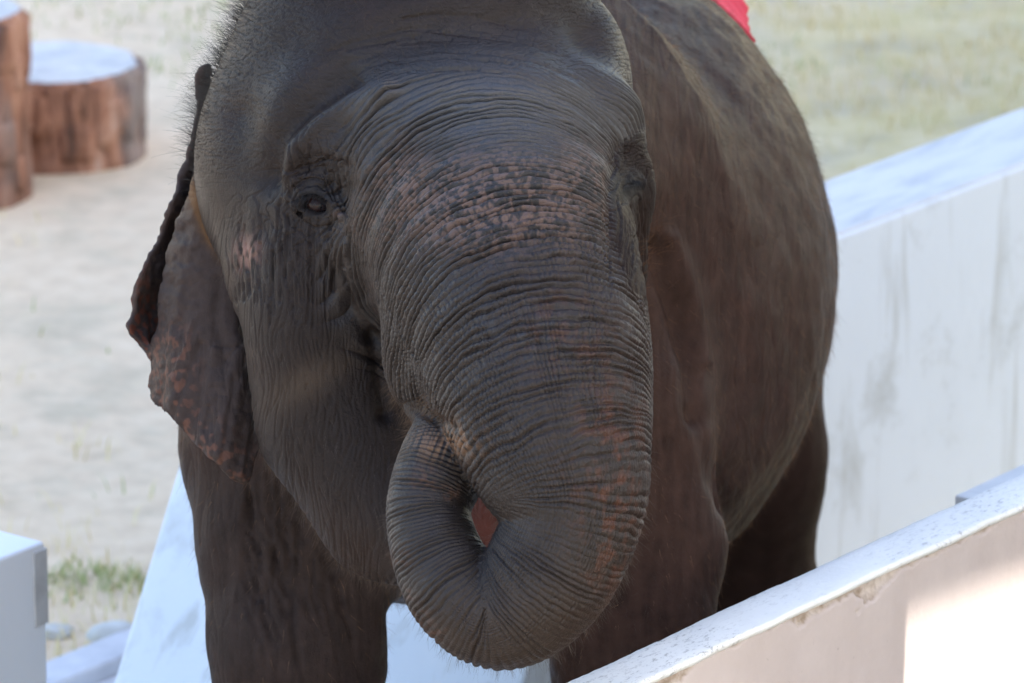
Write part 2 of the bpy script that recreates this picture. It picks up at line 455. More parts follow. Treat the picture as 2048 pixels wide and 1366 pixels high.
# low kerb lying in the gap, with a pale stone
ka = G(110, 1370, 0.06); kd, kn = bd_, bn
kerb = empty('stone_kerb', (ka[0], ka[1], 0))
tag(kerb, 'low grey kerb lying on the ground in the gap between the white walls', 'kerb')
km = Mat('kerb_concrete', .8, .3); km.color(km.ramp(km.noise(8, 5), [(.3, (.46, .46, .49)), (.7, (.66, .66, .69))]))
put('kerb_slab', box_mesh('kerb_slab', ka, kd, kn, -.6, 1.0, -.02, .09, -.05, .075, .01, 2), km.m, kerb)
put('kerb_step', box_mesh('kerb_step', ka, kd, kn, -.6, 1.0, -.12, -.023, -.05, .04, .008, 2), km.m, kerb)
def rock(name, c, r, sd):
    bm = bmesh.new(); bmesh.ops.create_icosphere(bm, subdivisions=3, radius=1)
    co = np.array([v.co for v in bm.verts])
    k = 1 + .25 * noise(co * 1.3 + sd, 150) + .10 * noise(co * 3.1 + sd, 151)
    for v, kk in zip(bm.verts, k):
        v.co = Vector((c[0] + v.co.x * kk * r[0], c[1] + v.co.y * kk * r[1], c[2] + v.co.z * kk * r[2]))
    for f in bm.faces: f.smooth = True
    me = bpy.data.meshes.new(name); bm.to_mesh(me); bm.free(); return me
sm = Mat('pale_stone', .8, .3); sm.color(sm.ramp(sm.noise(16, 5), [(.3, (.40, .39, .37)), (.7, (.56, .56, .54))]))
g1 = G(208, 1303, .06)
tag(put('pale_stone', rock('pale_stone', (g1[0] + .02, g1[1] + .12, .055), (.06, .045, .03), 3), sm.m), 'rounded pale stone lying against the far side of the grey kerb', 'stone')
g2 = G(112, 1258, .02)
tag(put('pale_stone', rock('pale_stone', (g2[0], g2[1], .015), (.04, .03, .016), 8), sm.m), 'small whitish stone on the sand beside the square wall corner', 'stone')

# trough between the walls
tz = 1.0
ta = G(1936, 981, tz)
tr = empty('drinking_trough', (ta[0], ta[1], 0))
tag(tr, 'grey trough with white rim peeping over the top of the near wall', 'trough')
tmw = Mat('trough_white_rim', .5, .4); tmw.color(tmw.ramp(tmw.noise(9, 4), [(.3, (.66, .68, .70)), (.7, (.82, .83, .84))]))
tmg = Mat('trough_grey', .6, .4); tmg.color(tmg.ramp(tmg.noise(9, 4), [(.3, (.22, .23, .24)), (.7, (.36, .37, .38))]))
TWD, TLN, TTH = .34, 1.1, .035
for nm, l0, l1, p0, p1 in [('far_side', 0, TLN, -TTH, 0), ('near_side', 0, TLN, -TWD, -TWD + TTH), ('end_panel', -TTH - .001, -.001, -TWD, 0), ('end_panel', TLN + .001, TLN + TTH, -TWD, 0)]:
    o = put('side_panel' if 'side' in nm else 'end_panel', box_mesh(nm, ta, fd, fn, l0, l1, p0, p1, .02, tz - .03, .003, 1), tmg.m, tr)
    rim = put('rim', box_mesh('rim', ta, fd, fn, l0 - .002, l1 + .002, p0 - .004, p1 + .004, tz - .029, tz, .004, 2), tmw.m)
    rim.parent = o
put('base', box_mesh('base', ta, fd, fn, 0, TLN, -TWD + TTH + .001, -TTH - .001, .02, tz - .35, .003, 1), tmg.m, tr)

# ------------------------------------------------------------------ tree stumps
def stump(label, px_c, py_base, py_top, r_px, tall_bulge, sd):
    g = G(px_c, py_base, 0)
    wdep = float((g - CAM) @ AX_F)
    r = r_px / 1280.0 * wdep / FOCUS
    c = g + np.array([0, r * .97, 0])
    # height of the front rim
    d = AX_F * FOCUS + AX_R * (px_c - 1024) / 1280.0 + AX_U * (683 - py_top) / 1280.0
    t = (g - CAM)[1] / d[1]
    hgt = float((CAM + d * t)[2])
    root = empty('tree_stump', (c[0], c[1], 0)); tag(root, label, 'stump', 'sawn stumps on the sand')
    na, nz = 220, 46
    th_ = np.linspace(0, 2 * np.pi, na, endpoint=False); zz = np.linspace(-.04, hgt, nz)
    a, z = np.meshgrid(th_, zz, indexing='ij'); a = a.ravel(); z = z.ravel()
    ca, sa = np.cos(a), np.sin(a)
    q = np.stack([ca * 2.2, sa * 2.2, z * 1.2 + sd], 1)
    q2 = np.stack([ca * 9, sa * 9, z * 3.5 + sd], 1); q3 = np.stack([ca * 24, sa * 24, z * 9 + sd], 1)
    plate = np.abs(noise(q2, 160))
    rr = r * (1 + .045 * noise(q, 161) + tall_bulge * np.exp(-((z - hgt * .62) / (hgt * .22)) ** 2) * .05 + .05 * sstep(hgt * .35, 0, z)) +   .011 * np.minimum(plate * 2.2, .5) + .006 * noise(q3, 162)
    rr = rr - .012 * sstep(hgt - .02, hgt, z)
    v = np.stack([c[0] + ca * rr, c[1] + sa * rr, z], 1)
    m = Mat('stump_bark', .85, .25)
    mp = m.scaled((1, 1, .28))
    s1 = m.noise(11, 6, mp, .65, .4); s2 = m.noise(4.5, 5, mp, .6)
    cc = m.ramp(s1, [(.28, (.055, .034, .026)), (.40, (.15, .072, .046)), (.52, (.31, .145, .088)), (.64, (.42, .225, .145)), (.78, (.52, .40, .33))])
    cc = m.mix(m.ramp(s2, [(.42, 0.0), (.62, .75)]), cc, (.24, .21, .19))
    m.color(cc); m.bump(s1, .8, .02)
    put('bark', mesh_from('bark', v, grid_faces(na, nz).tolist() + [[(na - 1) * nz + j, j, j + 1, (na - 1) * nz + j + 1] for j in range(nz - 1)]), m.m, root)
    # sawn, whitewashed top
    nr = 14
    top = []
    for k in range(nr):
        f = k / (nr - 1)
        rk = rr.reshape(na, nz)[:, -1] * (1 - f) + 1e-3
        zk = hgt + .004 * noise(np.stack([np.cos(th_) * (1 - f) * 5, np.sin(th_) * (1 - f) * 5, th_ * 0 + sd], 1), 165) * (1 if k else 0)
        top.append(np.stack([c[0] + np.cos(th_) * rk, c[1] + np.sin(th_) * rk, zk + 0 * th_], 1))
    tvv = np.stack(top, 0).reshape(-1, 3)
    tm = Mat('whitewashed_cut', .6, .35)
    tm.color(tm.mix(tm.ramp(tm.noise(4.2, 5, rough=.65), [(.42, 0.0), (.66, .85)]), (.60, .59, .57), (.34, .35, .37)))
    put('cut_face', mesh_from('cut_face', tvv, grid_faces(nr, na, True)[:, ::-1]), tm.m, root)
    # bark plates standing proud round the rim and foot
    rb = np.random.default_rng(sd)
    for k in range(44):
        aa = rb.uniform(0, 2 * np.pi); z0 = rb.uniform(0, hgt * .8); hh = rb.uniform(.06, .16); ww = rb.uniform(.02, .05) / r
        jz = np.linspace(0, 1, 5); ja = np.linspace(-1, 1, 4)
        pa, pz = np.meshgrid(ja, jz, indexing='ij')
        ang = aa + pa * ww * (1 - .5 * np.abs(pz - .5) ** 1.5) + .1 * ww * np.sin(pz * 9 + k)
        zz_ = np.clip(z0 + pz * hh, 0, hgt - .012)
        base = np.interp(np.mod(ang, 2 * np.pi), th_, rr.reshape(na, nz)[:, nz // 2], period=2 * np.pi)
        ro = base + .005 + .006 * (1 - pa ** 2)
        outer = np.stack([c[0] + np.cos(ang) * ro, c[1] + np.sin(ang) * ro, zz_], -1).reshape(-1, 3)
        inner = np.stack([c[0] + np.cos(ang) * (base - .01), c[1] + np.sin(ang) * (base - .01), zz_], -1).reshape(-1, 3)
        f = grid_faces(4, 5); n0 = 20
        rim_i = [0, 1, 2, 3, 4, 9, 14, 19, 18, 17, 16, 15, 10, 5]
        sidef = [[rim_i[i], rim_i[(i + 1) % 14], n0 + rim_i[(i + 1) % 14], n0 + rim_i[i]] for i in range(14)]
        put('bark_plate', mesh_from('bark_plate', np.vstack([outer, inner]), np.vstack([f, sidef])), m.m, root)
    return root
stump('wide low sawn stump with whitewashed top, behind the taller stump', 98, 350, 166, 172, 1.0, 5)
stump('taller stump with reddish bark cut off by the left edge of the picture', -80, 424, 48, 126, .4, 9)

# ------------------------------------------------------------------ shelter added out of view; it shades the pen and shapes the sun patch
CZ = 6.6
def to_roof(p):
    return p + SUN_DIR * ((CZ - p[2]) / SUN_DIR[2])
def on_face(px, py):
    """point of the front wall's near face behind a pixel"""
    d = AX_F * FOCUS + AX_R * (px - 1024) / 1280.0 + AX_U * (683 - py) / 1280.0
    t = ((fa - CAM)[:2] @ fn) / (d[:2] @ fn)
    return CAM + d * t
u0 = on_face(1700, 1286); u1 = on_face(2300, 1046)
lo0, lo1 = u0.copy(), u1.copy(); lo0[2] -= .9; lo1[2] -= .9
hole = [to_roof(p)[:2] for p in (u0, u1, lo1, lo0)]  # opening traced back along the sun from the wanted patch
bm = bmesh.new()
outer = [(3.4, 4.5), (3.4, 21.0), (15.5, 21.0), (15.5, 4.5)]
# order the hole's corners to pair with the outer ones
hc = np.mean(hole, axis=0)
def angle(p, c): return math.atan2(p[1] - c[1], p[0] - c[0])
outer = sorted(outer, key=lambda p: angle(p, hc)); hole_s = sorted([tuple(h) for h in hole], key=lambda p: angle(p, hc))
best = min(range(4), key=lambda k: sum(abs((angle(outer[i], hc) - angle(hole_s[(i + k) % 4], hc) + math.pi) % (2 * math.pi) - math.pi) for i in range(4)))
hole_s = hole_s[best:] + hole_s[:best]
for zc in (CZ, CZ + .06):
    pass
vo = [[bm.verts.new((p[0], p[1], z)) for p in outer] for z in (CZ, CZ + .06)]
vh = [[bm.verts.new((p[0], p[1], z)) for p in hole_s] for z in (CZ, CZ + .06)]
for i in range(4):
    j = (i + 1) % 4
    for k in (0, 1):
        bm.faces.new([vo[k][i], vo[k][j], vh[k][j], vh[k][i]])
    bm.faces.new([vo[0][i], vo[0][j], vo[1][j], vo[1][i]])
    bm.faces.new([vh[0][i], vh[0][j], vh[1][j], vh[1][i]])
bmesh.ops.recalc_face_normals(bm, faces=bm.faces)
me = bpy.data.meshes.new('roof'); bm.to_mesh(me); bm.free()
rm = Mat('roof_sheet', .7, .3); rm.color(rm.ramp(rm.noise(3, 4), [(.3, (.42, .40, .37)), (.7, (.55, .53, .50))]))
can = empty('unseen_shade_roof', (7, 12, 0))
tag(can, 'pale roof on posts added out of view to shade the pen, opening cut for the sun patch', 'sun_blocker')
put('roof', me, rm.m, can)
put('roof', box_mesh('roof', (0, 0), (1, 0), (0, 1), -1.5, 15.5, -10.0, 1.6, CZ, CZ + .06, .01, 1), rm.m, can)  # second slab added to cut sky light from the camera side
put('light_block_wall', box_mesh('light_block_wall', (0, 0), (1, 0), (0, 1), 15.52, 15.7, -10.0, 21.0, -.1, 3.6, .01, 1), rm.m, can)  # unseen wall added to block low light from the right
pe = on_face(1812, 1300)
post_edge = pe[:2] + SUN_AZ * 1.05  # first post is placed unseen to cast the patch's left edge
sperp = np.array([-SUN_AZ[1], SUN_AZ[0]])          # across the sun
if sperp @ fd < 0: sperp = -sperp
for (c0, w0_) in [(post_edge, .24), (np.array([15.0, 5.0]), .24), (np.array([15.0, 20.4]), .24), (np.array([4.0, 20.4]), .24), (np.array([-1.1, 1.2]), .24), (np.array([3.2, 1.2]), .24)]:
    put('unseen_post', box_mesh('unseen_post', c0, sperp, SUN_AZ, -w0_, 0, 0, .2, -.1, CZ - .002, .008, 1), rm.m, can)

# ------------------------------------------------------------------ elephant: distance field
def smin(a, b, k):
    h = np.maximum(k - np.abs(a - b), 0) / k
    return np.minimum(a, b) - h * h * k * 0.25
def smax(a, b, k):
    return -smin(-a, -b, k)
def ell(p, c, s, rot=None):
    q = p - np.asarray(c, np.float32)
    if rot is not None:
        q = q @ np.asarray(rot, np.float32)
    s = np.asarray(s, np.float32)
    k0 = np.sqrt(np.sum((q / s) ** 2, 1))
    k1 = np.sqrt(np.sum((q / (s * s)) ** 2, 1)) + 1e-9
    return k0 * (k0 - 1) / k1
def cone(p, a, ra, b, rb):
    a = np.asarray(a, np.float32); b = np.asarray(b, np.float32)
    ab = b - a
    t = np.clip(((p - a) @ ab) / float(ab @ ab), 0, 1)
    d = p - a - t[:, None] * ab
    return np.sqrt(np.sum(d * d, 1)) - (ra + (rb - ra) * t)
def chain(p, pts, k=0.05):
    d = None
    for (a, ra), (b, rb) in zip(pts[:-1], pts[1:]):
        e = cone(p, a, ra, b, rb)
        d = e if d is None else smin(d, e, k)
    return d

def catmull(c, n):
    c = np.asarray(c, float)
    c = np.vstack([2 * c[0] - c[1], c, 2 * c[-1] - c[-2]])
    out = []
    for i in range(1, len(c) - 2):
        for t in np.arange(n) / n:
            a, b, d, e = c[i - 1], c[i], c[i + 1], c[i + 2]
            out.append(0.5 * ((2 * b) + (d - a) * t + (2 * a - 5 * b + 4 * d - e) * t * t + (3 * b - a - 3 * d + e) * t ** 3))
    out.append(c[-2])
    return np.array(out)

TR = [  # px, py, w, radius of the trunk's centre line
    (930, 300, 0.46, 0.20), (965, 385, 0.24, 0.215), (1000, 490, 0.06, 0.215), (1036, 610, -0.09, 0.200), (1078, 740, -0.20, 0.175),
    (1112, 880, -0.265, 0.146), (1147, 1012, -0.29, 0.1105), (1094, 1150, -0.28, 0.101), (1000, 1226, -0.25, 0.0885),
    (905, 1170, -0.245, 0.0765), (857, 1035, -0.205, 0.0655), (886, 930, -0.17, 0.0705), (918, 868, -0.10, 0.062), (985, 815, 0.01, 0.04)]
_c = catmull([np.append(P(a, b, c), r) for a, b, c, r in TR], 7)
TC, TRAD = _c[:, :3].astype(np.float32), _c[:, 3].astype(np.float32)
TS = np.concatenate([[0], np.cumsum(np.linalg.norm(np.diff(TC, axis=0), axis=1))]).astype(np.float32)

def trunk(p, full=False):
    """distance to the trunk; with full also arc length s and index"""
    best = np.full(len(p), 9.0, np.float32)
    bs = np.zeros(len(p), np.float32)
    bi = np.zeros(len(p), np.int32)
    for i in range(len(TC) - 1):
        a = TC[i]; ab = TC[i + 1] - a
        L2 = float(ab @ ab)
        q = p - a
        t = (q @ ab) / L2
        t = np.clip(t, 0, 1)
        d2 = q - t[:, None] * ab
        d = np.sqrt(np.einsum('ij,ij->i', d2, d2)) - (TRAD[i] + (TRAD[i + 1] - TRAD[i]) * t)
        m = d < best
        best = np.where(m, d, best)
        if full:
            bs = np.where(m, TS[i] + t * math.sqrt(L2), bs)
            bi = np.where(m, i, bi)
    return (best, bs, bi) if full else best

def poly2d(x, y, pts):
    pts = np.asarray(pts, np.float32)
    d = np.full(len(x), 1e9, np.float32)
    s = np.ones(len(x), np.float32)
    n = len(pts)
    for i in range(n):
        ax, ay = pts[i]; bx, by = pts[i - 1]
        ex, ey = bx - ax, by - ay
        wx, wy = x - ax, y - ay
        t = np.clip((wx * ex + wy * ey) / (ex * ex + ey * ey + 1e-9), 0, 1)
        d = np.minimum(d, (wx - ex * t) ** 2 + (wy - ey * t) ** 2)
        c1, c2, c3 = y >= ay, y < by, ex * wy > ey * wx
        flip = (c1 & c2 & c3) | (~c1 & ~c2 & ~c3)
        s = np.where(flip, -s, s)
    return s * np.sqrt(d)

def _smooth_loop(p):
    p = np.asarray(p, float); n = len(p); out = []
    for i in range(n):
        a, b, c, d = p[i - 1], p[i], p[(i + 1) % n], p[(i + 2) % n]
        for t in (0, .34, .67):
            out.append(tuple(.5 * (2 * b + (c - a) * t + (2 * a - 5 * b + 4 * c - d) * t * t + (3 * b - a - 3 * c + d) * t ** 3)))
    return out
EAR_FRONT = _smooth_loop([(400, 325), (372, 385), (348, 450), (324, 540), (313, 620), (301, 700), (296, 795), (335, 832), (364, 865), (398, 898), (432, 932), (470, 966),
             (495, 968), (513, 930), (522, 860), (514, 770), (500, 690), (486, 620), (560, 560), (560, 420), (470, 340)])
EAR_BACK = _smooth_loop([(402, 126), (391, 142), (388, 185), (389, 240), (374, 300), (352, 365), (332, 420), (310, 480), (276, 548), (260, 592), (259, 628), (251, 655),
            (276, 690), (300, 704), (325, 700), (345, 600), (380, 480), (410, 380), (430, 250), (424, 150), (416, 128)])
def ear(p):
    x, y = px_of(p)
    w = p[:, 2]
    nq = np.stack([x / 34, y / 34, x * 0], 1)
    x = x + 5.5 * noise(nq, 201) + 2.5 * noise(nq * 2.6, 202); y = y + 5.5 * noise(nq + 7.3, 203) + 2.5 * noise(nq * 2.6 + 3, 204)
    u = np.clip((460 - x) / 160.0, -0.3, 1.2)
    w0 = 0.40 + 0.10 * u * u - 0.03 * np.clip((y - 600) / 300, 0, 1.3) + 0.013 * np.sin((x - 300) / 19.0 + y / 90) * sstep(560, 900, y) + .03 * sstep(45, 0, x - np.interp(y, [450, 620, 795], [348, 313, 296]))
    d1 = poly2d(x, y, EAR_FRONT) * (1 / 1230.0)
    a = smax(d1, np.abs(w - w0) * 0.85 - 0.011, 0.022)
    w1 = 0.56 + 0.10 * np.clip((x - 250) / 150.0, -0.2, 1) + 0.008 * np.sin(y / 23.0) - 0.035 * sstep(55, 0, x - np.interp(y, [130, 300, 420, 548, 655, 700], [392, 374, 332, 276, 255, 290]))
    d2 = poly2d(x, y, EAR_BACK) * (1 / 1210.0)
    b = smax(d2, np.abs(w - w1) * 0.6 - 0.009, 0.016)
    return smin(a, b, 0.03)

def up_leg(pts, foot):
    return pts + foot
def head0(p):
    d = ell(p, P(828, 325, .45), (0.352, 0.350, 0.335))
    d = smin(d, ell(p, P(860, -10, .385), (.235, .16, .18)), .18)
    d = smin(d, ell(p, P(930, 375, 0.225), (0.270, 0.260, 0.240)), 0.035)
    d = smin(d, chain(p, [(P(770, 165, .22), .08), (P(660, 245, .21), .080), (P(618, 310, .22), .068), (P(600, 400, .25), .052)], .06), .06)
    d = smin(d, chain(p, [(P(1080, 165, .22), .08), (P(1183, 250, .23), .072), (P(1222, 330, .25), .048)], .06), .05)
    d = smin(d, ell(p, P(1192, 175, .37), (.052, .11, .10)), .06)
    d = smin(d, ell(p, P(622, 560, .27), (.108, .20, .13)), .07)
    d = smin(d, ell(p, P(515, 528, .31), (.052, .070, .06)), .045)
    d = smin(d, ell(p, P(532, 345, .42), (.086, .15, .15)), .07)
    d = smin(d, chain(p, [(P(672, 650, .30), .122), (P(698, 830, .32), .134), (P(790, 1010, .29), .110), (P(850, 1060, .24), .085)], .08), .08)
    d = smin(d, chain(p, [(P(1222, 400, .26), .066), (P(1216, 540, .26), .054), (P(1190, 640, .24), .05)], .04), .06)
    d = smax(d, -ell(p, P(634, 402, .075), (.058, .042, .05)), .05)
    return d
def march(px, py, f, w=-0.6):
    for _ in range(60):
        d = float(f(P(px, py, w)[None].astype(np.float32))[0])
        w += 0.7 * d
        if abs(d) < 1e-4:
            break
    return w
def fold(pts, r, off):
    return [(P(x, y, march(x, y, head0) + off), r) for x, y in pts]
LID_UP = fold([(588, 404), (604, 386), (632, 380), (658, 396), (680, 427)], .0110, -.007)
LID_UP2 = fold([(572, 396), (586, 368), (616, 352), (648, 357), (672, 388)], .0080, .004)
LID_LOW = fold([(594, 414), (616, 430), (640, 437), (660, 433), (678, 426)], .0085, -.001)
LID_LOW2 = fold([(604, 432), (630, 449), (656, 446)], .007, .006)
LID_R = fold([(1235, 388), (1246, 366), (1264, 358), (1280, 364)], .0105, .0)
LID_R2 = fold([(1238, 392), (1252, 397), (1270, 392)], .008, .001)
EYE_W = march(636, 410, head0)
EYE_R_W = march(1254, 378, head0)
def head(p):
    d = head0(p)
    d = smax(d, -ell(p, P(637, 410, EYE_W), (.021, .017, .02)), .008)
    for l in (LID_UP2, LID_UP, LID_LOW2, LID_LOW, LID_R, LID_R2):
        d = smin(d, chain(p, l, .008), .008)
    return d
def body(p):
    d = ell(p, B(.070, 1.75, 1.40), (.525, .575, .98), ROT_LEVEL)
    d = smin(d, ell(p, B(.14, 2.55, 1.25), (.45, .47, .50), ROT_LEVEL), .25)
    d = smin(d, ell(p, B(-.10, 1.02, 1.37), (.42, .34, .44), ROT_LEVEL), .12)
    d = smin(d, cone(p, P(800, 380, .62), .30, P(940, 400, 1.15), .44), .12)
    d = smin(d, ell(p, P(900, 900, .80), (.33, .225, .25)), .08)
    return d
ROT_LEVEL = np.stack([VM @ np.array([1., 0, 0]), VM @ np.array([0., 0, 1]), VM @ np.array([0., 1, 0])], 1)   # columns: right, up, away
def drop(c, z):                              # the point below c (view metres) at height z
    wpt = to_world(c)
    return VM @ (np.array([wpt[0], wpt[1], z]) - FPT)
def legs(p):
    out = None
    a = P(580, 900, .86)
    l1 = chain(p, [(P(585, 760, .92), .19), (P(583, 900, .86), .178), (P(585, 1080, .82), .155), (P(594, 1300, .78), .137), (drop(P(594, 1300, .78), .55), .135), (drop(P(594, 1300, .78), .20), .14), (drop(P(590, 1300, .76), .12), .165)], .05)
    l2 = chain(p, [(P(1215, 640, .98), .135), (P(1262, 860, .92), .135), (P(1287, 1090, .88), .130), (P(1262, 1260, .84), .128), (drop(P(1258, 1300, .84), .55), .130), (drop(P(1258, 1300, .84), .20), .135), (drop(P(1258, 1300, .82), .12), .16)], .05)
    l3 = chain(p, [(B(.36, 2.50, 1.15), .25), (B(.44, 2.50, .80), .172), (B(.445, 2.56, .45), .160), (B(.43, 2.58, .2), .145), (B(.40, 2.56, .12), .16)], .06)
    l4 = chain(p, [(B(.08, 2.75, 1.1), .25), (B(.14, 2.80, .80), .17), (B(.20, 2.86, .45), .13), (B(.20, 2.88, .2), .13), (B(.20, 2.86, .12), .15)], .06)
    return l1, l2, l3, l4
def tail(p):
    return chain(p, [(B(.15, 3.05, 1.55), .06), (B(.17, 3.17, 1.2), .035), (B(.18, 3.18, .75), .022)], .03)
def far_ear(p):
    # the other ear, laid back along the neck
    q = p - np.asarray(P(1205, 445, .70), np.float32)
    wob = .012 * np.sin(q[:, 1] * 34) * sstep(0, -.2, q[:, 1])
    q = np.stack([q[:, 0] - .25 * q[:, 2] ** 2 - wob - .005, q[:, 1], q[:, 2] - .25 * q[:, 1]], 1)
    return smax(ell(q, (0, 0, 0), (.2, .20, .15)), np.abs(q[:, 0]) - .012, .02) * .8

def groups(p):
    p = np.asarray(p, np.float32)
    dt = trunk(p)
    dt = smin(dt, ell(p, P(893, 725, -.045), (.097, .105, .10)), .05)
    return head(p), dt, body(p), legs(p)
def sdf(p):
    p = np.asarray(p, np.float32)
    h, t, b, (l1, l2, l3, l4) = groups(p)
    d = smin(h, t, .05)
    bb = smin(b, l3, .16); bb = smin(bb, l4, .16)
    bb = smin(bb, l1, .07); bb = smin(bb, l2, .06)
    bb = smin(bb, tail(p), .05)
    d = smin(d, bb, .06)
    d = smin(d, ell(p, P(980, 1005, .20), (.070, .105, .09)), .04)      # lower lip and tongue seen through the curl
    fz = p @ VM[:, 2].astype(np.float32) + np.float32(FPT[2])
    return smax(d, 0.0 - fz, .03)

def grad(p, f=None, e=0.003):
    f = f or sdf
    ks = np.array([[1, -1, -1], [-1, -1, 1], [-1, 1, -1], [1, 1, 1]], np.float32)
    g = 0
    for k in ks:
        g = g + k * f(p + k * e)[:, None]
    return g / (4 * e)

def extract(sdf, lo, hi, h, f=4):
    lo = np.asarray(lo, np.float32); hi = np.asarray(hi, np.float32)
    nb = np.ceil((hi - lo) / (h * f)).astype(int)
    n = nb * f + 1
    H = h * f
    g = np.stack(np.meshgrid(*[np.arange(k) for k in nb], indexing='ij'), -1).reshape(-1, 3)
    ctr = lo + (g + 0.5) * H
    dc = sdf(ctr)
    D = np.repeat(np.repeat(np.repeat(dc.reshape(nb), f, 0), f, 1), f, 2)
    D = np.pad(D, ((0, 1),) * 3, mode='edge').astype(np.float32)
    near = np.abs(dc) < H * 1.5
    gb = g[near]
    off = np.stack(np.meshgrid(*[np.arange(f + 1)] * 3, indexing='ij'), -1).reshape(-1, 3)
    idx = (gb[:, None] * f + off[None]).reshape(-1, 3)
    flat = (idx[:, 0] * n[1] + idx[:, 1]) * n[2] + idx[:, 2]
    flat = np.unique(flat)
    ii = np.stack([flat // (n[1] * n[2]), (flat // n[2]) % n[1], flat % n[2]], 1)
    val = np.concatenate([sdf(lo + c * h) for c in np.array_split(ii, max(1, len(ii) // 200000))])
    D.reshape(-1)[flat] = val
    # surface nets
    S = D < 0
    c8 = [S[i:n[0] - 1 + i, j:n[1] - 1 + j, k:n[2] - 1 + k] for i in (0, 1) for j in (0, 1) for k in (0, 1)]
    tot = sum(c.astype(np.int8) for c in c8)
    act = (tot > 0) & (tot < 8)
    cells = np.argwhere(act)
    vid = -np.ones(act.shape, np.int64)
    vid[act] = np.arange(len(cells))
    acc = np.zeros((len(cells), 3), np.float32); cnt = np.zeros(len(cells), np.float32)
    cor = [(i, j, k) for i in (0, 1) for j in (0, 1) for k in (0, 1)]
    for a in range(8):
        for b in range(a + 1, 8):
            A, Bc = np.array(cor[a]), np.array(cor[b])
            if np.abs(A - Bc).sum() != 1:
                continue
            da = D[cells[:, 0] + A[0], cells[:, 1] + A[1], cells[:, 2] + A[2]]
            db = D[cells[:, 0] + Bc[0], cells[:, 1] + Bc[1], cells[:, 2] + Bc[2]]
            m = (da < 0) != (db < 0)
            t = np.where(m, da / np.where(m, da - db, 1), 0)
            acc += np.where(m[:, None], A + t[:, None] * (Bc - A), 0)
            cnt += m
    V = lo + (cells + acc / cnt[:, None]) * h
    tris = []
    for ax in range(3):
        o = [1, 1, 1]; o[ax] = 0
        s0 = S[tuple(slice(1 if k != ax else 0, n[k] - 1) for k in range(3))]
        s1 = S[tuple(slice(1, n[k] - 1 if k != ax else n[k]) for k in range(3))]
        e = np.argwhere(s0 != s1) + np.array([1 if k != ax else 0 for k in range(3)])
        inside = S[e[:, 0], e[:, 1], e[:, 2]]
        b1, b2 = [k for k in range(3) if k != ax]
        d1 = np.zeros(3, int); d1[b1] = 1
        d2 = np.zeros(3, int); d2[b2] = 1
        q = [vid[tuple((e - s).T)] for s in (d1 + d2, d2, d1 * 0, d1)]
        q = np.stack(q, 1)
        flip = inside if ax != 1 else ~inside
        q = np.where(flip[:, None], q, q[:, ::-1])
        tris += [q[:, [0, 1, 2]], q[:, [0, 2, 3]]]
    T = np.concatenate(tris)
    T = T[(T >= 0).all(1)]
    return V.astype(np.float32), T

def project(V, n=2, sdf=sdf):
    for _ in range(n):
        out = []
        for c in np.array_split(V, max(1, len(V) // 150000)):
            d = sdf(c); g = grad(c, sdf)
            g2 = np.maximum((g * g).sum(1), 0.2)
            st = np.clip(d / g2, -0.01, 0.01)
            out.append(c - g * st[:, None])
        V = np.concatenate(out)
    return V

def refine(V, T, target, face=None, near=None):
    """split edges longer than the target length at their midpoint (red-green)"""
    E = np.sort(np.concatenate([T[:, [0, 1]], T[:, [1, 2]], T[:, [2, 0]]]), 1)
    key = E[:, 0].astype(np.int64) * len(V) + E[:, 1]
    uk, inv = np.unique(key, return_inverse=True)
    a, b = uk // len(V), uk % len(V)
    L = np.linalg.norm(V[a] - V[b], axis=1)
    mid = (V[a] + V[b]) / 2
    split = L > (target(mid) if face is None else target(mid, (face[a] + face[b]) / 2, (near[a] + near[b]) / 2))
    nid = -np.ones(len(uk), np.int64)
    nid[split] = len(V) + np.arange(split.sum())
    m = nid[inv].reshape(3, -1).T            # midpoints of edges 01, 12, 20
    newV = mid[split]
    k = (m >= 0).sum(1)
    out = [T[k == 0]]
    t, mm = T[k == 3], m[k == 3]
    out += [np.stack([t[:, 0], mm[:, 0], mm[:, 2]], 1), np.stack([mm[:, 0], t[:, 1], mm[:, 1]], 1),
            np.stack([mm[:, 2], mm[:, 1], t[:, 2]], 1), mm]
    for r in range(3):
        rot = [(r) % 3, (r + 1) % 3, (r + 2) % 3]
        tt, mr = T[:, rot], m[:, rot]
        s = (k == 1) & (mr[:, 0] >= 0)
        t, mm = tt[s], mr[s]
        out += [np.stack([t[:, 0], mm[:, 0], t[:, 2]], 1), np.stack([mm[:, 0], t[:, 1], t[:, 2]], 1)]
        s = (k == 2) & (mr[:, 2] < 0)
        t, mm = tt[s], mr[s]
        out += [np.stack([mm[:, 0], t[:, 1], mm[:, 1]], 1), np.stack([t[:, 0], mm[:, 0], mm[:, 1]], 1), np.stack([t[:, 0], mm[:, 1], t[:, 2]], 1)]
    return np.concatenate([V, newV]), np.concatenate(out), len(newV), (a[split], b[split])

def vnormals(V, T):
    a, b, c = V[T[:, 0]], V[T[:, 1]], V[T[:, 2]]
    fn = np.cross(b - a, c - a)
    N = np.zeros_like(V, dtype=np.float64)
    for k in range(3):
        for j in range(3):
            N[:, j] += np.bincount(T[:, k], weights=fn[:, j], minlength=len(V))
    return (N / (np.linalg.norm(N, axis=1)[:, None] + 1e-20)).astype(np.float32)

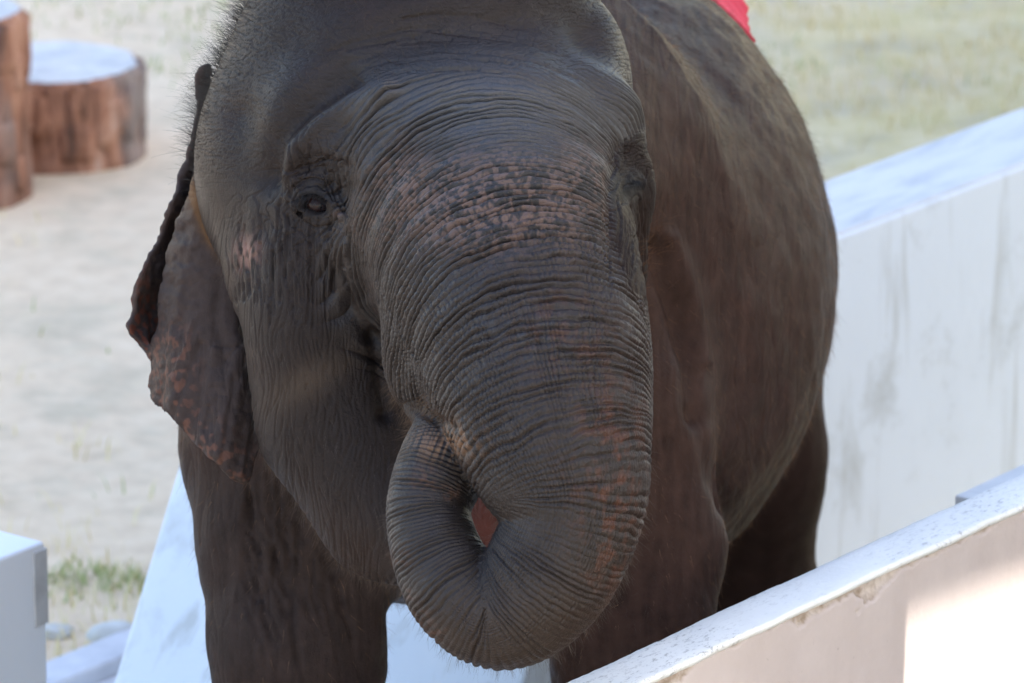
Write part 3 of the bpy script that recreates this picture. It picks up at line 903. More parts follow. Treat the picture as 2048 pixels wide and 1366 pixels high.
import time
_t0 = time.time()
V, T = extract(sdf, (-1.0, -2.2, -0.75), (1.1, 1.0, 3.9), 0.018)
print('extract', len(V), len(T), time.time() - _t0)
V = project(V, 2)
def target_at(fine):
    medium = fine * 2.6
    def target(mid, face=None, near_trunk=None):
        x, y = px_of(mid)
        vis = (x > -40) & (x < 1740) & (y > -40) & (y < 1410) & (mid[:, 2] < 2.2)
        if face is not None:
            vis &= face > -.15
        headish = vis & (mid[:, 2] < 0.62)
        if near_trunk is not None:
            headish_f = np.where(near_trunk < .10, fine * .8, fine * 1.2)
        else:
            headish_f = fine
        return np.where(headish, headish_f, np.where(vis & (mid[:, 2] < 1.2), medium, np.where(vis, medium * 1.5, 1.0))) * 1.35
    return target
for r in range(3):
    V, T, n, _p = refine(V, T, target_at(.0060))
    if n == 0:
        break
    V[-n:] = project(V[-n:], 1)
    print('refine', r, len(V), len(T), time.time() - _t0)
V2, T2 = extract(ear, (-0.68, -0.30, 0.28), (-0.32, 0.50, 0.75), 0.0042)
V2 = project(V2, 3, ear)
n_body = len(V)
V = np.concatenate([V, V2]); T = np.concatenate([T, T2 + n_body])
V2, T2 = extract(far_ear, (.02, -.16, .44), (.34, .52, .98), 0.007)
V2 = project(V2, 2, far_ear)
T = np.concatenate([T, T2 + len(V)]); V = np.concatenate([V, V2])
# labels for every vertex: distances to the body regions, place along and around the trunk
tang = np.gradient(TC, axis=0); tang /= np.linalg.norm(tang, axis=1)[:, None]
fr = np.zeros_like(TC); fr[0] = [1, 0, 0]
for i in range(len(TC)):
    f0 = fr[i - 1] if i else fr[0]
    f0 = f0 - tang[i] * (f0 @ tang[i]); fr[i] = f0 / np.linalg.norm(f0)
fb = np.cross(tang, fr)
def along_trunk(p):
    """arc length, radius, cos and sin of the angle round the trunk, continuous across the bends"""
    best = np.full(len(p), 9.0, np.float32)
    out = np.zeros((5, len(p)), np.float32); out[1] = TRAD[0]; out[2] = 1; out[4] = 1
    bend = np.gradient(tang, axis=0) / np.gradient(TS)[:, None]
    F = None
    for i in range(len(TC)):
        q = p - TC[i]
        f = q @ tang[i].astype(np.float32)
        if i:
            m = (F >= 0) & (f < 0) if i < len(TC) - 1 else (F >= 0)
            if i == 1: m = (f < 0)
            t = np.clip(F / np.where(np.abs(F - f) < 1e-6, 1e-6, F - f), 0, 1)[:, None]
            c = TC[i - 1] + (TC[i] - TC[i - 1]) * t
            v = p - c
            d = np.sqrt((v * v).sum(1)) - (TRAD[i - 1] + (TRAD[i] - TRAD[i - 1]) * t[:, 0])
            m &= d < best
            best = np.where(m, d, best)
            e1 = fr[i - 1] + (fr[i] - fr[i - 1]) * t; e2 = fb[i - 1] + (fb[i] - fb[i - 1]) * t
            x_, y_ = (v * e1).sum(1), (v * e2).sum(1)
            n_ = np.hypot(x_, y_) + 1e-9
            for k, val in enumerate((TS[i - 1] + (TS[i] - TS[i - 1]) * t[:, 0], TRAD[i - 1] + (TRAD[i] - TRAD[i - 1]) * t[:, 0], x_ / n_, y_ / n_, 1 - (v * bend[i]).sum(1))):
                out[k] = np.where(m, val, out[k])
        F = f
    return out
lab = np.zeros((len(V), 9), np.float32); lab[:, 8] = 1         # head, trunk, body distance, s, cos, sin, radius, ear
for c in np.array_split(np.arange(len(V)), max(1, len(V) // 150000)):
    h_, t_, b_, l_ = groups(V[c])
    ss, rr_, cc, sn, sq_ = along_trunk(V[c])
    lab[c] = np.stack([h_, t_, np.minimum(np.minimum(b_, l_[0]), np.minimum(np.minimum(l_[1], l_[2]), l_[3])), ss, cc, sn, rr_, ss * 0, sq_], 1)
lab[n_body:, 7] = 1
print('labels', time.time() - _t0)
FINE = .0020
for r in range(2):
    Nn = vnormals(V, T)
    V, T, n, (pa, pb) = refine(V, T, target_at(FINE), -Nn[:, 2], lab[:, 1])
    if n == 0:
        break
    d = ((Nn[pa] - Nn[pb]) * (V[pa] - V[pb])).sum(1) / 8
    nn = Nn[pa] + Nn[pb]; nn /= np.linalg.norm(nn, axis=1)[:, None] + 1e-9
    V[-n:] += np.clip(d, -.002, .002)[:, None] * nn
    lab = np.concatenate([lab, (lab[pa] + lab[pb]) / 2])
    print('fine', r, len(V), len(T), time.time() - _t0)

# ------------------------------------------------------------------ elephant: folds, wrinkles, pigment
Nrm = vnormals(V, T)
facing = -(Nrm[:, 2] + 0)                       # towards the camera side
X, Y = px_of(V)
V = V.astype(np.float32)
hd, td, bd, ts = lab[:, 0], lab[:, 1], lab[:, 2], lab[:, 3]
th = np.arctan2(lab[:, 5], lab[:, 4]); rad = lab[:, 6]
is_ear = lab[:, 7] > .5
wh = sstep(-.02, .02, bd - np.minimum(hd, td)) * (~is_ear)        # 1 on head and trunk
ctl = TS[np.arange(len(TR)) * 7]                # arc length at the control points
disp = np.zeros(len(V), np.float32)
UPV_ = (VM @ np.array([0, 0, 1.0])).astype(np.float32)
def seg_dist(x, y, pts):
    d = np.full(len(x), 1e9, np.float32)
    for (ax, ay), (bx, by) in zip(pts[:-1], pts[1:]):
        ex, ey = bx - ax, by - ay
        t = np.clip(((x - ax) * ex + (y - ay) * ey) / (ex * ex + ey * ey + 1e-9), 0, 1)
        d = np.minimum(d, (x - ax - ex * t) ** 2 + (y - ay - ey * t) ** 2)
    return np.sqrt(d)
def stroke(pts, radius, height, on, sharp=False, taper=True):
    """sculpt along a line: raise or sink the skin under it"""
    pts = np.asarray(pts, float)
    lo, hi = pts.min(0) - radius * 2.2, pts.max(0) + radius * 2.2
    m = np.nonzero((X > lo[0]) & (X < hi[0]) & (Y > lo[1]) & (Y < hi[1]) & (on > .05) & (facing > 0.02))[0]
    if not len(m):
        return
    d = seg_dist(X[m], Y[m], pts) / radius
    g = np.exp(-d * d * 1.6) if not sharp else np.clip(1 - d, 0, 1) ** 1.3
    disp[m] += height * g * on[m]

FOREH = sstep(.62, .5, V[:, 2]) * wh
# large forms
stroke([(600, 225), (680, 150), (770, 95), (880, 68), (1000, 58), (1085, 70), (1130, 100)], 50, -.009, FOREH)
stroke([(640, 60), (760, 25), (900, 8), (1050, 20)], 40, .006, FOREH)
stroke([(1120, 85), (1160, 130), (1195, 172)], 42, -.006, FOREH)
stroke([(535, 350), (548, 280), (608, 205), (685, 150)], 40, -.024, FOREH)
stroke([(574, 350), (582, 295), (628, 246), (705, 200), (770, 180)], 28, .015, FOREH)
stroke([(596, 336), (635, 318), (676, 336)], 20, -.007, FOREH)
stroke([(690, 250), (680, 300), (700, 370)], 26, -.006, FOREH)
stroke([(480, 230), (500, 300), (520, 380), (530, 450)], 45, -.010, FOREH)
stroke([(700, 600), (745, 660), (762, 740), (772, 830)], 22, -.012, FOREH * sstep(.02, .06, td))
stroke([(690, 470), (705, 530), (725, 590)], 18, -.006, FOREH)
stroke([(760, 830), (800, 812), (850, 826), (905, 858)], 12, -.006, wh)
stroke([(535, 420), (560, 470), (590, 560)], 30, .004, FOREH)
stroke([(1262, 300), (1258, 340), (1250, 400)], 12, -.004, FOREH)
stroke([(1238, 300), (1224, 360), (1222, 440), (1234, 540)], 18, -.005, FOREH)

# rings round the trunk and over the forehead
spc_s = ctl[[0, 1, 2, 3, 4, 5, 6, 7, 8, 10, 12, 13]]
spc = np.interp(ts, spc_s, [.0096, .0096, .0106, .0118, .0104, .0088, .0080, .0074, .0068, .0060, .0052, .005])
sg = np.linspace(0, TS[-1], 600)
phg = np.concatenate([[0], np.cumsum(np.diff(sg) / np.interp(sg[1:], spc_s, [.0096, .0096, .0106, .0118, .0104, .0088, .0080, .0074, .0068, .0060, .0052, .005]))])
arc = th * rad
sc3 = np.stack([arc * 6, ts * 9, th * 0], 1)
ph = np.interp(ts, sg, phg) + .45 * noise(V * 5, 3) + .42 * noise(np.stack([arc * 17, ts * 34, ts * 0], 1), 5) + .16 * noise(np.stack([arc * 48, ts * 60, ts * 0], 1), 6)
mt = sstep(.11, .05, td) * wh * sstep(120, 190, Y)
mt *= np.where(ts < ctl[3], sstep(640, 720, X + .18 * (Y - 300)), 1)
_rb = np.interp(Y, [240, 290, 380, 480, 580, 670], [1300, 1238, 1214, 1226, 1254, 1420])
mt *= np.where(ts < ctl[4] + .05, sstep(_rb + 16, _rb - 10, X), 1)
fade = np.interp(ts, ctl[[0, 1, 2, 3, 4, 5, 6, 8, 10, 13]], [.8, 1.1, 1.55, 1.5, .85, .42, .34, .36, .42, .55]) * np.clip(lab[:, 8] * 1.1 + .02, .12, 1.05) * (.6 + .4 * sstep(140, 300, Y))
brk = np.clip(.85 + .75 * noise(np.stack([arc * 12, ph * .9, ts * 0], 1), 9), .15, 1.2)
ridge = np.abs(np.sin(np.pi * ph)) ** .85
ph2 = ph * 1.0 + .5 + .35 * noise(np.stack([arc * 40, ts * 60, ts * 0], 1), 11)
ridge2 = np.abs(np.sin(np.pi * ph2 * 1.0)) ** .7
m2 = np.clip(noise(np.stack([arc * 14, ts * 30, ts * 0], 1), 12) * 1.6, 0, 1) * .6
amp_ring = .0078 * np.clip(1 + 1.0 * noise(np.stack([ph * .41, arc * 4, ts * 0], 1), 8), .45, 1.9)
ring = -(1 - ridge) * brk * fade * mt
ring2 = -(1 - ridge2) * m2 * fade * mt
disp += amp_ring * ring + .0026 * ring2
# lengthwise lines that cut the rings into small pads on the lower trunk
cnt = 126
lw = th * cnt / (2 * np.pi) + .55 * noise(np.stack([th * 9, ts * 16, ts * 0], 1), 15) + .25 * noise(np.stack([th * 30, ts * 90, ts * 0], 1), 16)
long_m = mt * sstep(ctl[2] + .05, ctl[4], ts) * sstep(ctl[10], ctl[8], ts) * np.clip(.55 + .6 * noise(np.stack([th * 3, ts * 9, ts * 0], 1), 17), .1, 1)
lng = -(1 - np.abs(np.sin(np.pi * lw)) ** .5) * long_m
disp += .0036 * lng
# dry flakes and lumps on top of the trunk
dl = noise(V * 260, 21) * .0005 + noise(V * 120, 22) * .0007
disp += dl * mt * np.interp(ts, ctl[[0, 2, 3, 5, 8]], [.3, .8, 1.4, 1.0, .6])

# cheeks: fine upright creases
mc = wh * (1 - mt) * sstep(.62, .5, V[:, 2])
cq = np.stack([X * .115 + 1.6 * noise(np.stack([X / 90, Y / 120, X * 0], 1), 31), Y * .012, X * 0], 1)
cr = 1 - np.abs(noise(cq, 32))
cheek = np.clip(cr - .78, 0, 1) / .22
disp -= .0017 * cheek * mc * sstep(380, 520, Y)
cq = np.stack([X * .05 + .3 * Y * .05, Y * .16, X * 0], 1)
dome = np.clip(1 - np.abs(noise(cq, 34)) - .8, 0, 1) / .2
disp -= .0013 * dome * mc * sstep(420, 300, Y)
# crazed skin round the eyes
d_eye = np.hypot((X - 630) / 1.15, Y - 400)
near_eye = sstep(190, 60, d_eye) * mc
cz = np.stack([X * .050, Y * .030, X * 0], 1) + .5 * np.stack([noise(np.stack([X / 26, Y / 26, X * 0], 1), 36), noise(np.stack([X / 26, Y / 26, X * 0 + 9], 1), 37), X * 0], 1)
craze = np.clip(1 - np.abs(noise(cz, 38)) * 1.0 - .80, 0, 1) / .20
disp -= .0026 * craze * near_eye * sstep(26, 44, d_eye)
d_eye2 = np.hypot(X - 1262, (Y - 350) / 1.4)
disp -= .0020 * craze * sstep(90, 30, d_eye2) * mc

rng = np.random.default_rng(7)
BOD = (1 - wh) * (~is_ear)
wz_ = V @ UPV_
stroke([(1318, 500), (1340, 575), (1372, 660), (1392, 740), (1398, 830)], 30, -.024, BOD)
stroke([(1345, 480), (1385, 600), (1408, 720)], 24, .010, BOD)
stroke([(1398, 820), (1412, 920), (1440, 1010)], 26, -.008, BOD)
bq = V * [7, 7, 7]
disp += BOD * (.006 * noise(bq, 190) + .002 * noise(bq * 2.7, 191) + .0008 * (1 - np.abs(noise(np.stack([X / 26, wz_ * 9, V[:, 2] * 9], 1), 192)) * 2))
hat = np.clip(1 - np.abs(noise(np.stack([X / 15, wz_ * 11, V[:, 2] * 6], 1), 193)) - .78, 0, 1) / .22
disp -= BOD * .0012 * hat
def crease(pts, w=4.5, d=.003, on=None):
    stroke(pts, w, -d, FOREH if on is None else on, True)
for pts, w_, d_ in [
    ([(578, 398), (584, 377), (604, 362), (630, 356), (648, 364), (666, 398)], 5, .004), ([(584, 404), (594, 385), (612, 372), (634, 369), (650, 380)], 4, .003),
    ([(566, 384), (580, 356), (606, 342), (640, 336), (656, 350), (672, 395), (692, 432)], 5, .004), ([(660, 345), (674, 378), (690, 412)], 4, .003),
    ([(690, 432), (676, 478), (668, 520), (664, 566)], 5, .003), ([(700, 436), (692, 490), (690, 545), (700, 590)], 5, .003), ([(655, 436), (662, 452), (652, 474), (655, 510)], 4, .0025),
    ([(600, 268), (598, 298), (612, 328), (614, 340)], 5, .004), ([(583, 285), (588, 330), (580, 365), (574, 410)], 5, .0035), ([(622, 292), (615, 318)], 4, .003),
    ([(562, 338), (580, 345), (602, 335), (625, 332), (640, 322)], 5, .004), ([(566, 360), (578, 350)], 4, .003), ([(640, 322), (648, 345), (660, 372)], 4, .003),
    ([(655, 300), (650, 322), (664, 330), (676, 322)], 4, .003), ([(700, 290), (690, 330), (684, 366)], 4, .0025), ([(720, 275), (708, 330), (702, 380)], 4, .0025),
    ([(575, 430), (580, 490), (588, 540), (600, 570)], 5, .003), ([(556, 400), (552, 460), (545, 510)], 5, .003), ([(610, 270), (622, 250), (650, 232)], 5, .0025),
    ([(604, 442), (630, 456), (660, 450), (672, 440)], 4, .0025), ([(1236, 300), (1240, 330), (1228, 352)], 4, .003), ([(1252, 280), (1256, 320), (1246, 345)], 4, .003),
    ([(1238, 400), (1244, 440), (1240, 500)], 4, .0025), ([(1262, 410), (1268, 470), (1262, 540)], 4, .0025), ([(1280, 400), (1285, 460), (1276, 530)], 4, .0025)]:
    crease(pts, w_, d_)
for i in range(16):                                  # fine folds across the top of the forehead
    y0_ = 30 + rng.random() * 110; xa = 600 + rng.random() * 330; l_ = 90 + rng.random() * 220
    arcp = [(xa + l_ * t, y0_ + ((xa + l_ * t - 900) / 300) ** 2 * 70 + rng.normal() * 2) for t in (0, .25, .5, .75, 1)]
    crease(arcp, 5 + rng.random() * 3, .0016 + rng.random() * .002)
for i in range(70):
    x = 470 + rng.random() * 235; y = 425 + rng.random() * 110
    l = 40 + rng.random() * 110; k = (rng.random() - .4) * 14
    crease([(x, y), (x + k * .3, y + l * .4), (x + k, y + l)], 3.4 + rng.random() * 2, .0012 + rng.random() * .0016)
for i in range(26):
    x = 1195 + rng.random() * 105; y = 390 + rng.random() * 120; l = 40 + rng.random() * 80
    crease([(x, y), (x + 3, y + l * .5), (x - 2, y + l)], 3.2, .0012 + rng.random() * .0012)
for i in range(14):
    x = 470 + i * 6 + rng.random() * 4; y = 560 + rng.random() * 18
    crease([(x, y), (x + 1, y + 34)], 3.2, .002)
for i in range(60):                                  # folds of the chest and foreleg
    x = 480 + rng.random() * 230; y = 930 + rng.random() * 260; l = 60 + rng.random() * 150
    crease([(x, y), (x + 2, y + l * .5), (x + 26, y + l)], 6 + rng.random() * 6, .002 + rng.random() * .004, (1 - wh) * (~is_ear))
# the ear: soft pleats and veins
on_e = is_ear.astype(np.float32) * (X > 295) * (V[:, 2] < .535)
for pts, w_, d_ in [([(400, 690), (370, 760), (345, 830)], 12, -.004), ([(430, 700), (415, 800), (400, 880)], 14, .004), ([(470, 760), (455, 850), (445, 930)], 12, -.005),
                    ([(505, 800), (490, 880), (480, 950)], 10, .005), ([(360, 560), (345, 660), (330, 740)], 12, .003), ([(385, 640), (372, 690), (350, 740)], 5, .002),
                    ([(440, 560), (430, 640), (450, 720)], 14, -.004), ([(330, 720), (322, 780), (318, 810)], 8, -.004), ([(425, 690), (460, 695), (485, 690)], 4, -.0015), ([(450, 720), (480, 690)], 4, -.0015)]:
    stroke(pts, w_, d_, on_e)
for i in range(30):
    x = 320 + rng.random() * 180; y = 620 + rng.random() * 230
    stroke([(x, y), (x - 6 + rng.random() * 8, y + 30), (x - 10 + rng.random() * 16, y + 60 + rng.random() * 30)], 4, -.0010, on_e, True)
V = V + Nrm * disp[:, None]
print('displaced', time.time() - _t0)

# pigment (reflectance, with some sheen and socket shade painted in)
def mixc(c, m, rgb):
    return c + (np.asarray(rgb, np.float32) - c) * np.clip(m, 0, 1)[:, None]
C = np.empty((len(V), 3), np.float32)
C[:] = (.038, .0200, .0148)                                            # body: warm brown
C = mixc(C, wh, (.0265, .0182, .0164))                                  # head: slate
C = mixc(C, is_ear * 1.0, (.046, .033, .030))
C = mixc(C, is_ear * sstep(26, 10, X - np.interp(Y, [130, 300, 420, 548, 640], [392, 374, 332, 276, 240])) * 1.0, (.085, .058, .050))
C = mixc(C, sstep(.1, .7, fbm(V * 4.5, 3, 41)) * .6, (.042, .0225, .0160))
C = mixc(C, sstep(.1, .8, fbm(V * 9, 3, 45)) * .5 * wh, (.034, .026, .0235))
C *= (1 + .16 * fbm(V * 55, 2, 48))[:, None]
C = mixc(C, (1 - wh) * (~is_ear) * sstep(820, 980, Y) * sstep(1000, 860, X) * .8, (.029, .0205, .0180))
# bluish sky sheen painted into the forehead and upper trunk colour
C = mixc(C, np.exp(-((X - 960) / 230) ** 2 - ((Y - 230) / 85) ** 2) * .6 * wh, (.044, .046, .053))
C = mixc(C, np.exp(-((X - 1050) / 100) ** 2 - ((Y - 650) / 60) ** 2) * .6 * wh * sstep(-.2, .4, noise(V * 60, 50)), (.048, .049, .057))
# pale freckled skin over the forehead: pink ridges broken by dark dashes
zone = np.exp(-(((X - 985) / 255) ** 2 + ((Y - 400 - .00042 * (X - 985) ** 2) / 105) ** 2) ** 1.6)
zone = np.maximum(zone, 1.1 * np.exp(-((X - 815) / 75) ** 2 - ((Y - 375) / 75) ** 2))
zone = np.maximum(zone, .85 * np.exp(-((X - 1165) / 60) ** 2 - ((Y - 350) / 70) ** 2))
zone = zone * sstep(-.75, .5, fbm(V * 11, 3, 52) + .55 * zone)
dash = noise(np.stack([arc * 105, ph * 1.6, ts * 0], 1), 54) + .6 * noise(np.stack([arc * 210, ph * 2.9, ts * 0], 1), 55)
dash = dash + .8 * fbm(V * 26, 2, 56)
keep = sstep(.35, -.25, dash)
C = mixc(C, zone * keep * mt * .75, (.215, .128, .098))
C = mixc(C, zone * (1 - keep) * mt * .6, (.018, .017, .018))
# rusty earth rubbed into the outer side of the trunk
zone = np.exp(-((X - 1225) / 75) ** 2 - ((Y - 930) / 170) ** 2) + .6 * np.exp(-((X - 1230) / 60) ** 2 - ((Y - 1130) / 110) ** 2) + .5 * np.exp(-((X - 1130) / 90) ** 2 - ((Y - 660) / 90) ** 2)
rust = zone * sstep(-.25, .55, fbm(V * 34, 3, 58) + .5 * noise(np.stack([arc * 110, ts * 110, ts * 0], 1), 59)) * mt
C = mixc(C, rust * .6, (.150, .050, .026))
C = mixc(C, sstep(1120, 1300, Y + (X - 1000) * .25) * mt * .4, (.060, .034, .023))
# tan tip, pink nicks on the curl
zone = np.exp(-((X - 885) / 62) ** 2 - ((Y - 885) / 34) ** 2)
C = mixc(C, zone * sstep(-.3, .3, noise(np.stack([th * 14, ts * 20, ts * 0], 1), 60)) * mt, (.27, .145, .08))
for x, y, r in [(797, 1115, 18), (840, 1240, 20), (870, 1265, 20), (815, 1190, 14), (850, 960, 26), (900, 985, 20)]:
    C = mixc(C, np.exp(-((X - x) / r) ** 2 - ((Y - y) / r) ** 2) * sstep(-.3, .5, noise(V * 110, 61)) * .6 * wh, (.15, .07, .045))
# cheekbone scar, tan band, warm jaw
C = mixc(C, np.exp(-((X - 492) / 22) ** 2 - ((Y - 508) / 32) ** 2) * sstep(-.5, .2, noise(np.stack([X / 7, Y / 22, X * 0], 1), 63)) * wh, (.34, .19, .15))
C = mixc(C, np.exp(-((X - 535) / 30) ** 2 - ((Y - 545) / 34) ** 2) * .5 * wh, (.058, .047, .041))
C = mixc(C, np.exp(-(((X - 620) * .86 + (Y - 760) * -.5) / 110) ** 2 - (((X - 620) * .5 + (Y - 760) * .86) / 34) ** 2) * .6 * wh * (1 - mt), (.105, .072, .050))
C = mixc(C, sstep(900, 1160, Y) * sstep(840, 700, X) * .5 * wh * (1 - mt), (.055, .031, .023))
C = mixc(C, np.exp(-((X - 1280) / 50) ** 2 - ((Y - 600) / 160) ** 2) * .35, (.050, .028, .021))
# tongue and lip behind the curl
C = mixc(C, sstep(.03, .015, np.abs(ell(V, P(980, 1005, .20), (.070, .105, .09)))) * (td > .01) * (X > 900), (.105, .030, .024))
# around the eyes: socket shade painted dark, pink inner corner
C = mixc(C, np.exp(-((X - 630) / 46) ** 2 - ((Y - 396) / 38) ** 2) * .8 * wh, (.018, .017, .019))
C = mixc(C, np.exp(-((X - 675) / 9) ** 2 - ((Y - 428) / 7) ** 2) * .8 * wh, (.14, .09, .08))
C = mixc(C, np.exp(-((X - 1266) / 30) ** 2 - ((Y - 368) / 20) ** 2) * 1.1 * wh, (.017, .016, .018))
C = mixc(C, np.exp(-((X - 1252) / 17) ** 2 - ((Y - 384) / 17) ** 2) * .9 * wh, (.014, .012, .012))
C = mixc(C, sstep(1205, 1235, X) * sstep(395, 430, Y) * sstep(640, 560, Y) * .6 * wh * (1 - mt), (.026, .0165, .0135))
# ear: freckled rim, ochre root, dark hollow behind the fold
edge_f = np.minimum(seg_dist(X, Y, [(301, 690), (296, 795), (364, 865), (398, 898), (470, 966), (500, 965)]), seg_dist(X, Y, [(312, 640), (330, 720), (330, 800)]))
zone = sstep(95, 15, edge_f) * sstep(610, 700, Y)
spots = sstep(.02, .35, noise(V * 62, 70) + .45 * noise(V * 130, 71))
C = mixc(C, zone * spots * on_e * .85, (.12, .058, .042))
zone = sstep(560, 640, Y) * is_ear * (1 - (X > 295) * (V[:, 2] < .535)) + .5 * is_ear * sstep(500, 560, Y) * (X < 300)
C = mixc(C, zone * sstep(-.05, .3, noise(V * 75, 72) + .4 * noise(V * 150, 73)), (.10, .034, .022))
C = mixc(C, sstep(16, 4, seg_dist(X, Y, [(372, 345), (398, 420), (425, 480), (460, 520)])) * on_e * .8 + sstep(34, 8, seg_dist(X, Y, [(395, 400), (420, 465), (455, 510)])) * on_e * .5, (.11, .058, .028))
# hair flow and grime streaks running down the flank and legs
wz = V @ UPV_; 
st = fbm(np.stack([X / 14, wz * 9.0, V[:, 2] * 5], 1), 3, 180)
C *= 1 + np.where(is_ear, 0, (1 - wh))[:, None] * .34 * np.clip(st + .7 * fbm(V * 32, 2, 182), -1.2, 1.2)[:, None]
C *= (1.05 - .33 * wh)[:, None]
C *= (1 + .22 * np.clip(fbm(V * 75, 2, 186), -1, 1) * (1 - wh))[:, None]
C = np.clip(C, .006, .9)

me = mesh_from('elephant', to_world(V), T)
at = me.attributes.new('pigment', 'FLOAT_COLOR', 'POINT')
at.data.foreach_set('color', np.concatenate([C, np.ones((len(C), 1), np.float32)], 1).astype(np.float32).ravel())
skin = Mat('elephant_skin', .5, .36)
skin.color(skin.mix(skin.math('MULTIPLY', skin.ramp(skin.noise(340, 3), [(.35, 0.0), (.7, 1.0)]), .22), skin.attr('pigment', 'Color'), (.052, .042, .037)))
sheen = me.attributes.new('sheen', 'FLOAT', 'POINT')
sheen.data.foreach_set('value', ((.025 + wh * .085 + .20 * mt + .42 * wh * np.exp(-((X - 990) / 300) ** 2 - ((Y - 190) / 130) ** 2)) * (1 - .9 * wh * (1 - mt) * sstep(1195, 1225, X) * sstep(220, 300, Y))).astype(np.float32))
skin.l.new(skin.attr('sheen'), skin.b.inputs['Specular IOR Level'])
skin.rough(skin.ramp(skin.noise(22, 5), [(.3, .29), (.7, .44)]))
vor = skin.n.new('ShaderNodeTexVoronoi'); vor.feature = 'DISTANCE_TO_EDGE'; vor.inputs['Scale'].default_value = 150
wv_ = skin.n.new('ShaderNodeVectorMath'); wv_.operation = 'MULTIPLY_ADD'
wn_ = skin.n.new('ShaderNodeTexNoise'); wn_.inputs['Scale'].default_value = 60
skin.l.new(skin.tc, wn_.inputs['Vector']); skin.l.new(wn_.outputs['Color'], wv_.inputs[0]); wv_.inputs[1].default_value = (.012, .012, .012); skin.l.new(skin.tc, wv_.inputs[2])
skin.l.new(wv_.outputs[0], vor.inputs['Vector'])
skin.bump(skin.ramp(vor.outputs['Distance'], [(.0, 0.0), (.12, 1.0)]), .25, .0015)
skin.bump(skin.noise(420, 4, rough=.7), .6, .0018)
skin.bump(skin.noise(130, 6, rough=.65), .25, .003)
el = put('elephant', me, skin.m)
tag(el, 'dark grey brown elephant reaching over the wall, trunk curled up to its mouth', 'elephant')

# eyes
def ball(name, c, r, mat, n=32):
    bm = bmesh.new(); bmesh.ops.create_uvsphere(bm, u_segments=n, v_segments=n // 2, radius=r)
    for v in bm.verts: v.co = v.co + Vector(c)
    for f in bm.faces: f.smooth = True
    me = bpy.data.meshes.new(name); bm.to_mesh(me); bm.free()
    o = bpy.data.objects.new(name, me); col.objects.link(o); me.materials.append(mat); o.parent = el
    return o
em = Mat('eye', .16, .2)
em.b.inputs['Coat Weight'].default_value = .12; em.b.inputs['Coat Roughness'].default_value = .03
em.color(em.ramp(em.noise(90, 4), [(.35, (.008, .005, .005)), (.6, (.032, .012, .010)), (.8, (.055, .024, .020))]))
eye_c = to_world(P(636, 408, EYE_W + .0205))
ball('eye', eye_c, .0245, em.m)
em_dull = Mat('shaded_eye', .4, .08); em_dull.color(em_dull.ramp(em_dull.noise(90, 4), [(.4, (.010, .006, .006)), (.7, (.040, .016, .013))]))
ball('eye', to_world(P(1250, 381, EYE_R_W - .009)), .0165, em_dull.m)

# ------------------------------------------------------------------ hair
F_V = to_world(V).astype(np.float32)
tri_c = (V[T[:, 0]] + V[T[:, 1]] + V[T[:, 2]]) / 3
tri_a = np.linalg.norm(np.cross(V[T[:, 1]] - V[T[:, 0]], V[T[:, 2]] - V[T[:, 0]]), axis=1) / 2
tx, ty = px_of(tri_c)
tri_wh = wh[T[:, 0]]; tri_ear = is_ear[T[:, 0]]; tri_mt = mt[T[:, 0]]; tri_n = Nrm[T].mean(1)
in_view = (tx > -30) & (tx < 1740) & (ty > -40) & (ty < 1400) & (tri_c[:, 2] < 2.4) & (tri_n[:, 2] < .35)
UPV = VM @ np.array([0, 0, 1.0])
rh = np.random.default_rng(21)
def strands(name, weight, n, length, flow, stiff, rad, rgb, npt=5, curl=.25):
    p = np.where(in_view, weight, 0) * tri_a
    if p.sum() <= 0: return
    idx = rh.choice(len(T), n, p=p / p.sum())
    r1, r2 = rh.random(n), rh.random(n)
    q = np.sqrt(r1)
    root = V[T[idx, 0]] * (1 - q)[:, None] + V[T[idx, 1]] * (q * (1 - r2))[:, None] + V[T[idx, 2]] * (q * r2)[:, None]
    nn = tri_n[idx]; nn = nn / np.linalg.norm(nn, axis=1)[:, None]
    fl = flow[None] - nn * (nn @ flow)[:, None] if flow.ndim == 1 else flow[idx]
    d = nn * stiff + fl + rh.normal(0, curl, (n, 3)); d /= np.linalg.norm(d, axis=1)[:, None]
    L_ = length * rh.uniform(.45, 1.35, n)
    bend = rh.normal(0, .35, (n, 3)) - UPV * .35
    t = np.linspace(0, 1, npt)
    pts = root[:, None] - nn[:, None] * .001 + L_[:, None, None] * (d[:, None] * t[None, :, None] + bend[:, None] * (t ** 2)[None, :, None] * .45)
    hc = bpy.data.hair_curves.new(name)
    hc.add_curves([npt] * n)
    hc.attributes['position'].data.foreach_set('vector', to_world(pts.reshape(-1, 3)).astype(np.float32).ravel())
    ra = hc.attributes.get('radius') or hc.attributes.new('radius', 'FLOAT', 'POINT')
    ra.data.foreach_set('value', (rad * (1 - .8 * t)[None] * rh.uniform(.7, 1.2, n)[:, None]).astype(np.float32).ravel())
    hm = Mat(name, .5, .3); hm.b.inputs['Base Color'].default_value = (*rgb, 1)
    o = bpy.data.objects.new(name, hc); col.objects.link(o); hc.materials.append(hm.m); o.parent = el
    tag(o, kind='stuff')
down = -UPV
crown = tri_wh * sstep(420, 150, ty) * sstep(1300, 700, tx) * (.25 + 2.2 * sstep(.5, -.1, -tri_n[:, 2]))
strands('crown_hair', crown * (tx < 900), 2600, .040, UPV * .5 + np.array([-.4, 0, 0]), .9, .00024, (.035, .028, .022))
strands('ear_hair', tri_ear * sstep(330, 180, ty) * 1.0, 130, .045, np.array([-.8, .1, 0]), .7, .00018, (.05, .04, .03))
bodyw = (1 - tri_wh) * (~tri_ear)
strands('body_fuzz', bodyw * (1 + 4 * sstep(.45, .05, -tri_n[:, 2])), 15000, .016, down, .55, .00021, (.20, .105, .05), 3)
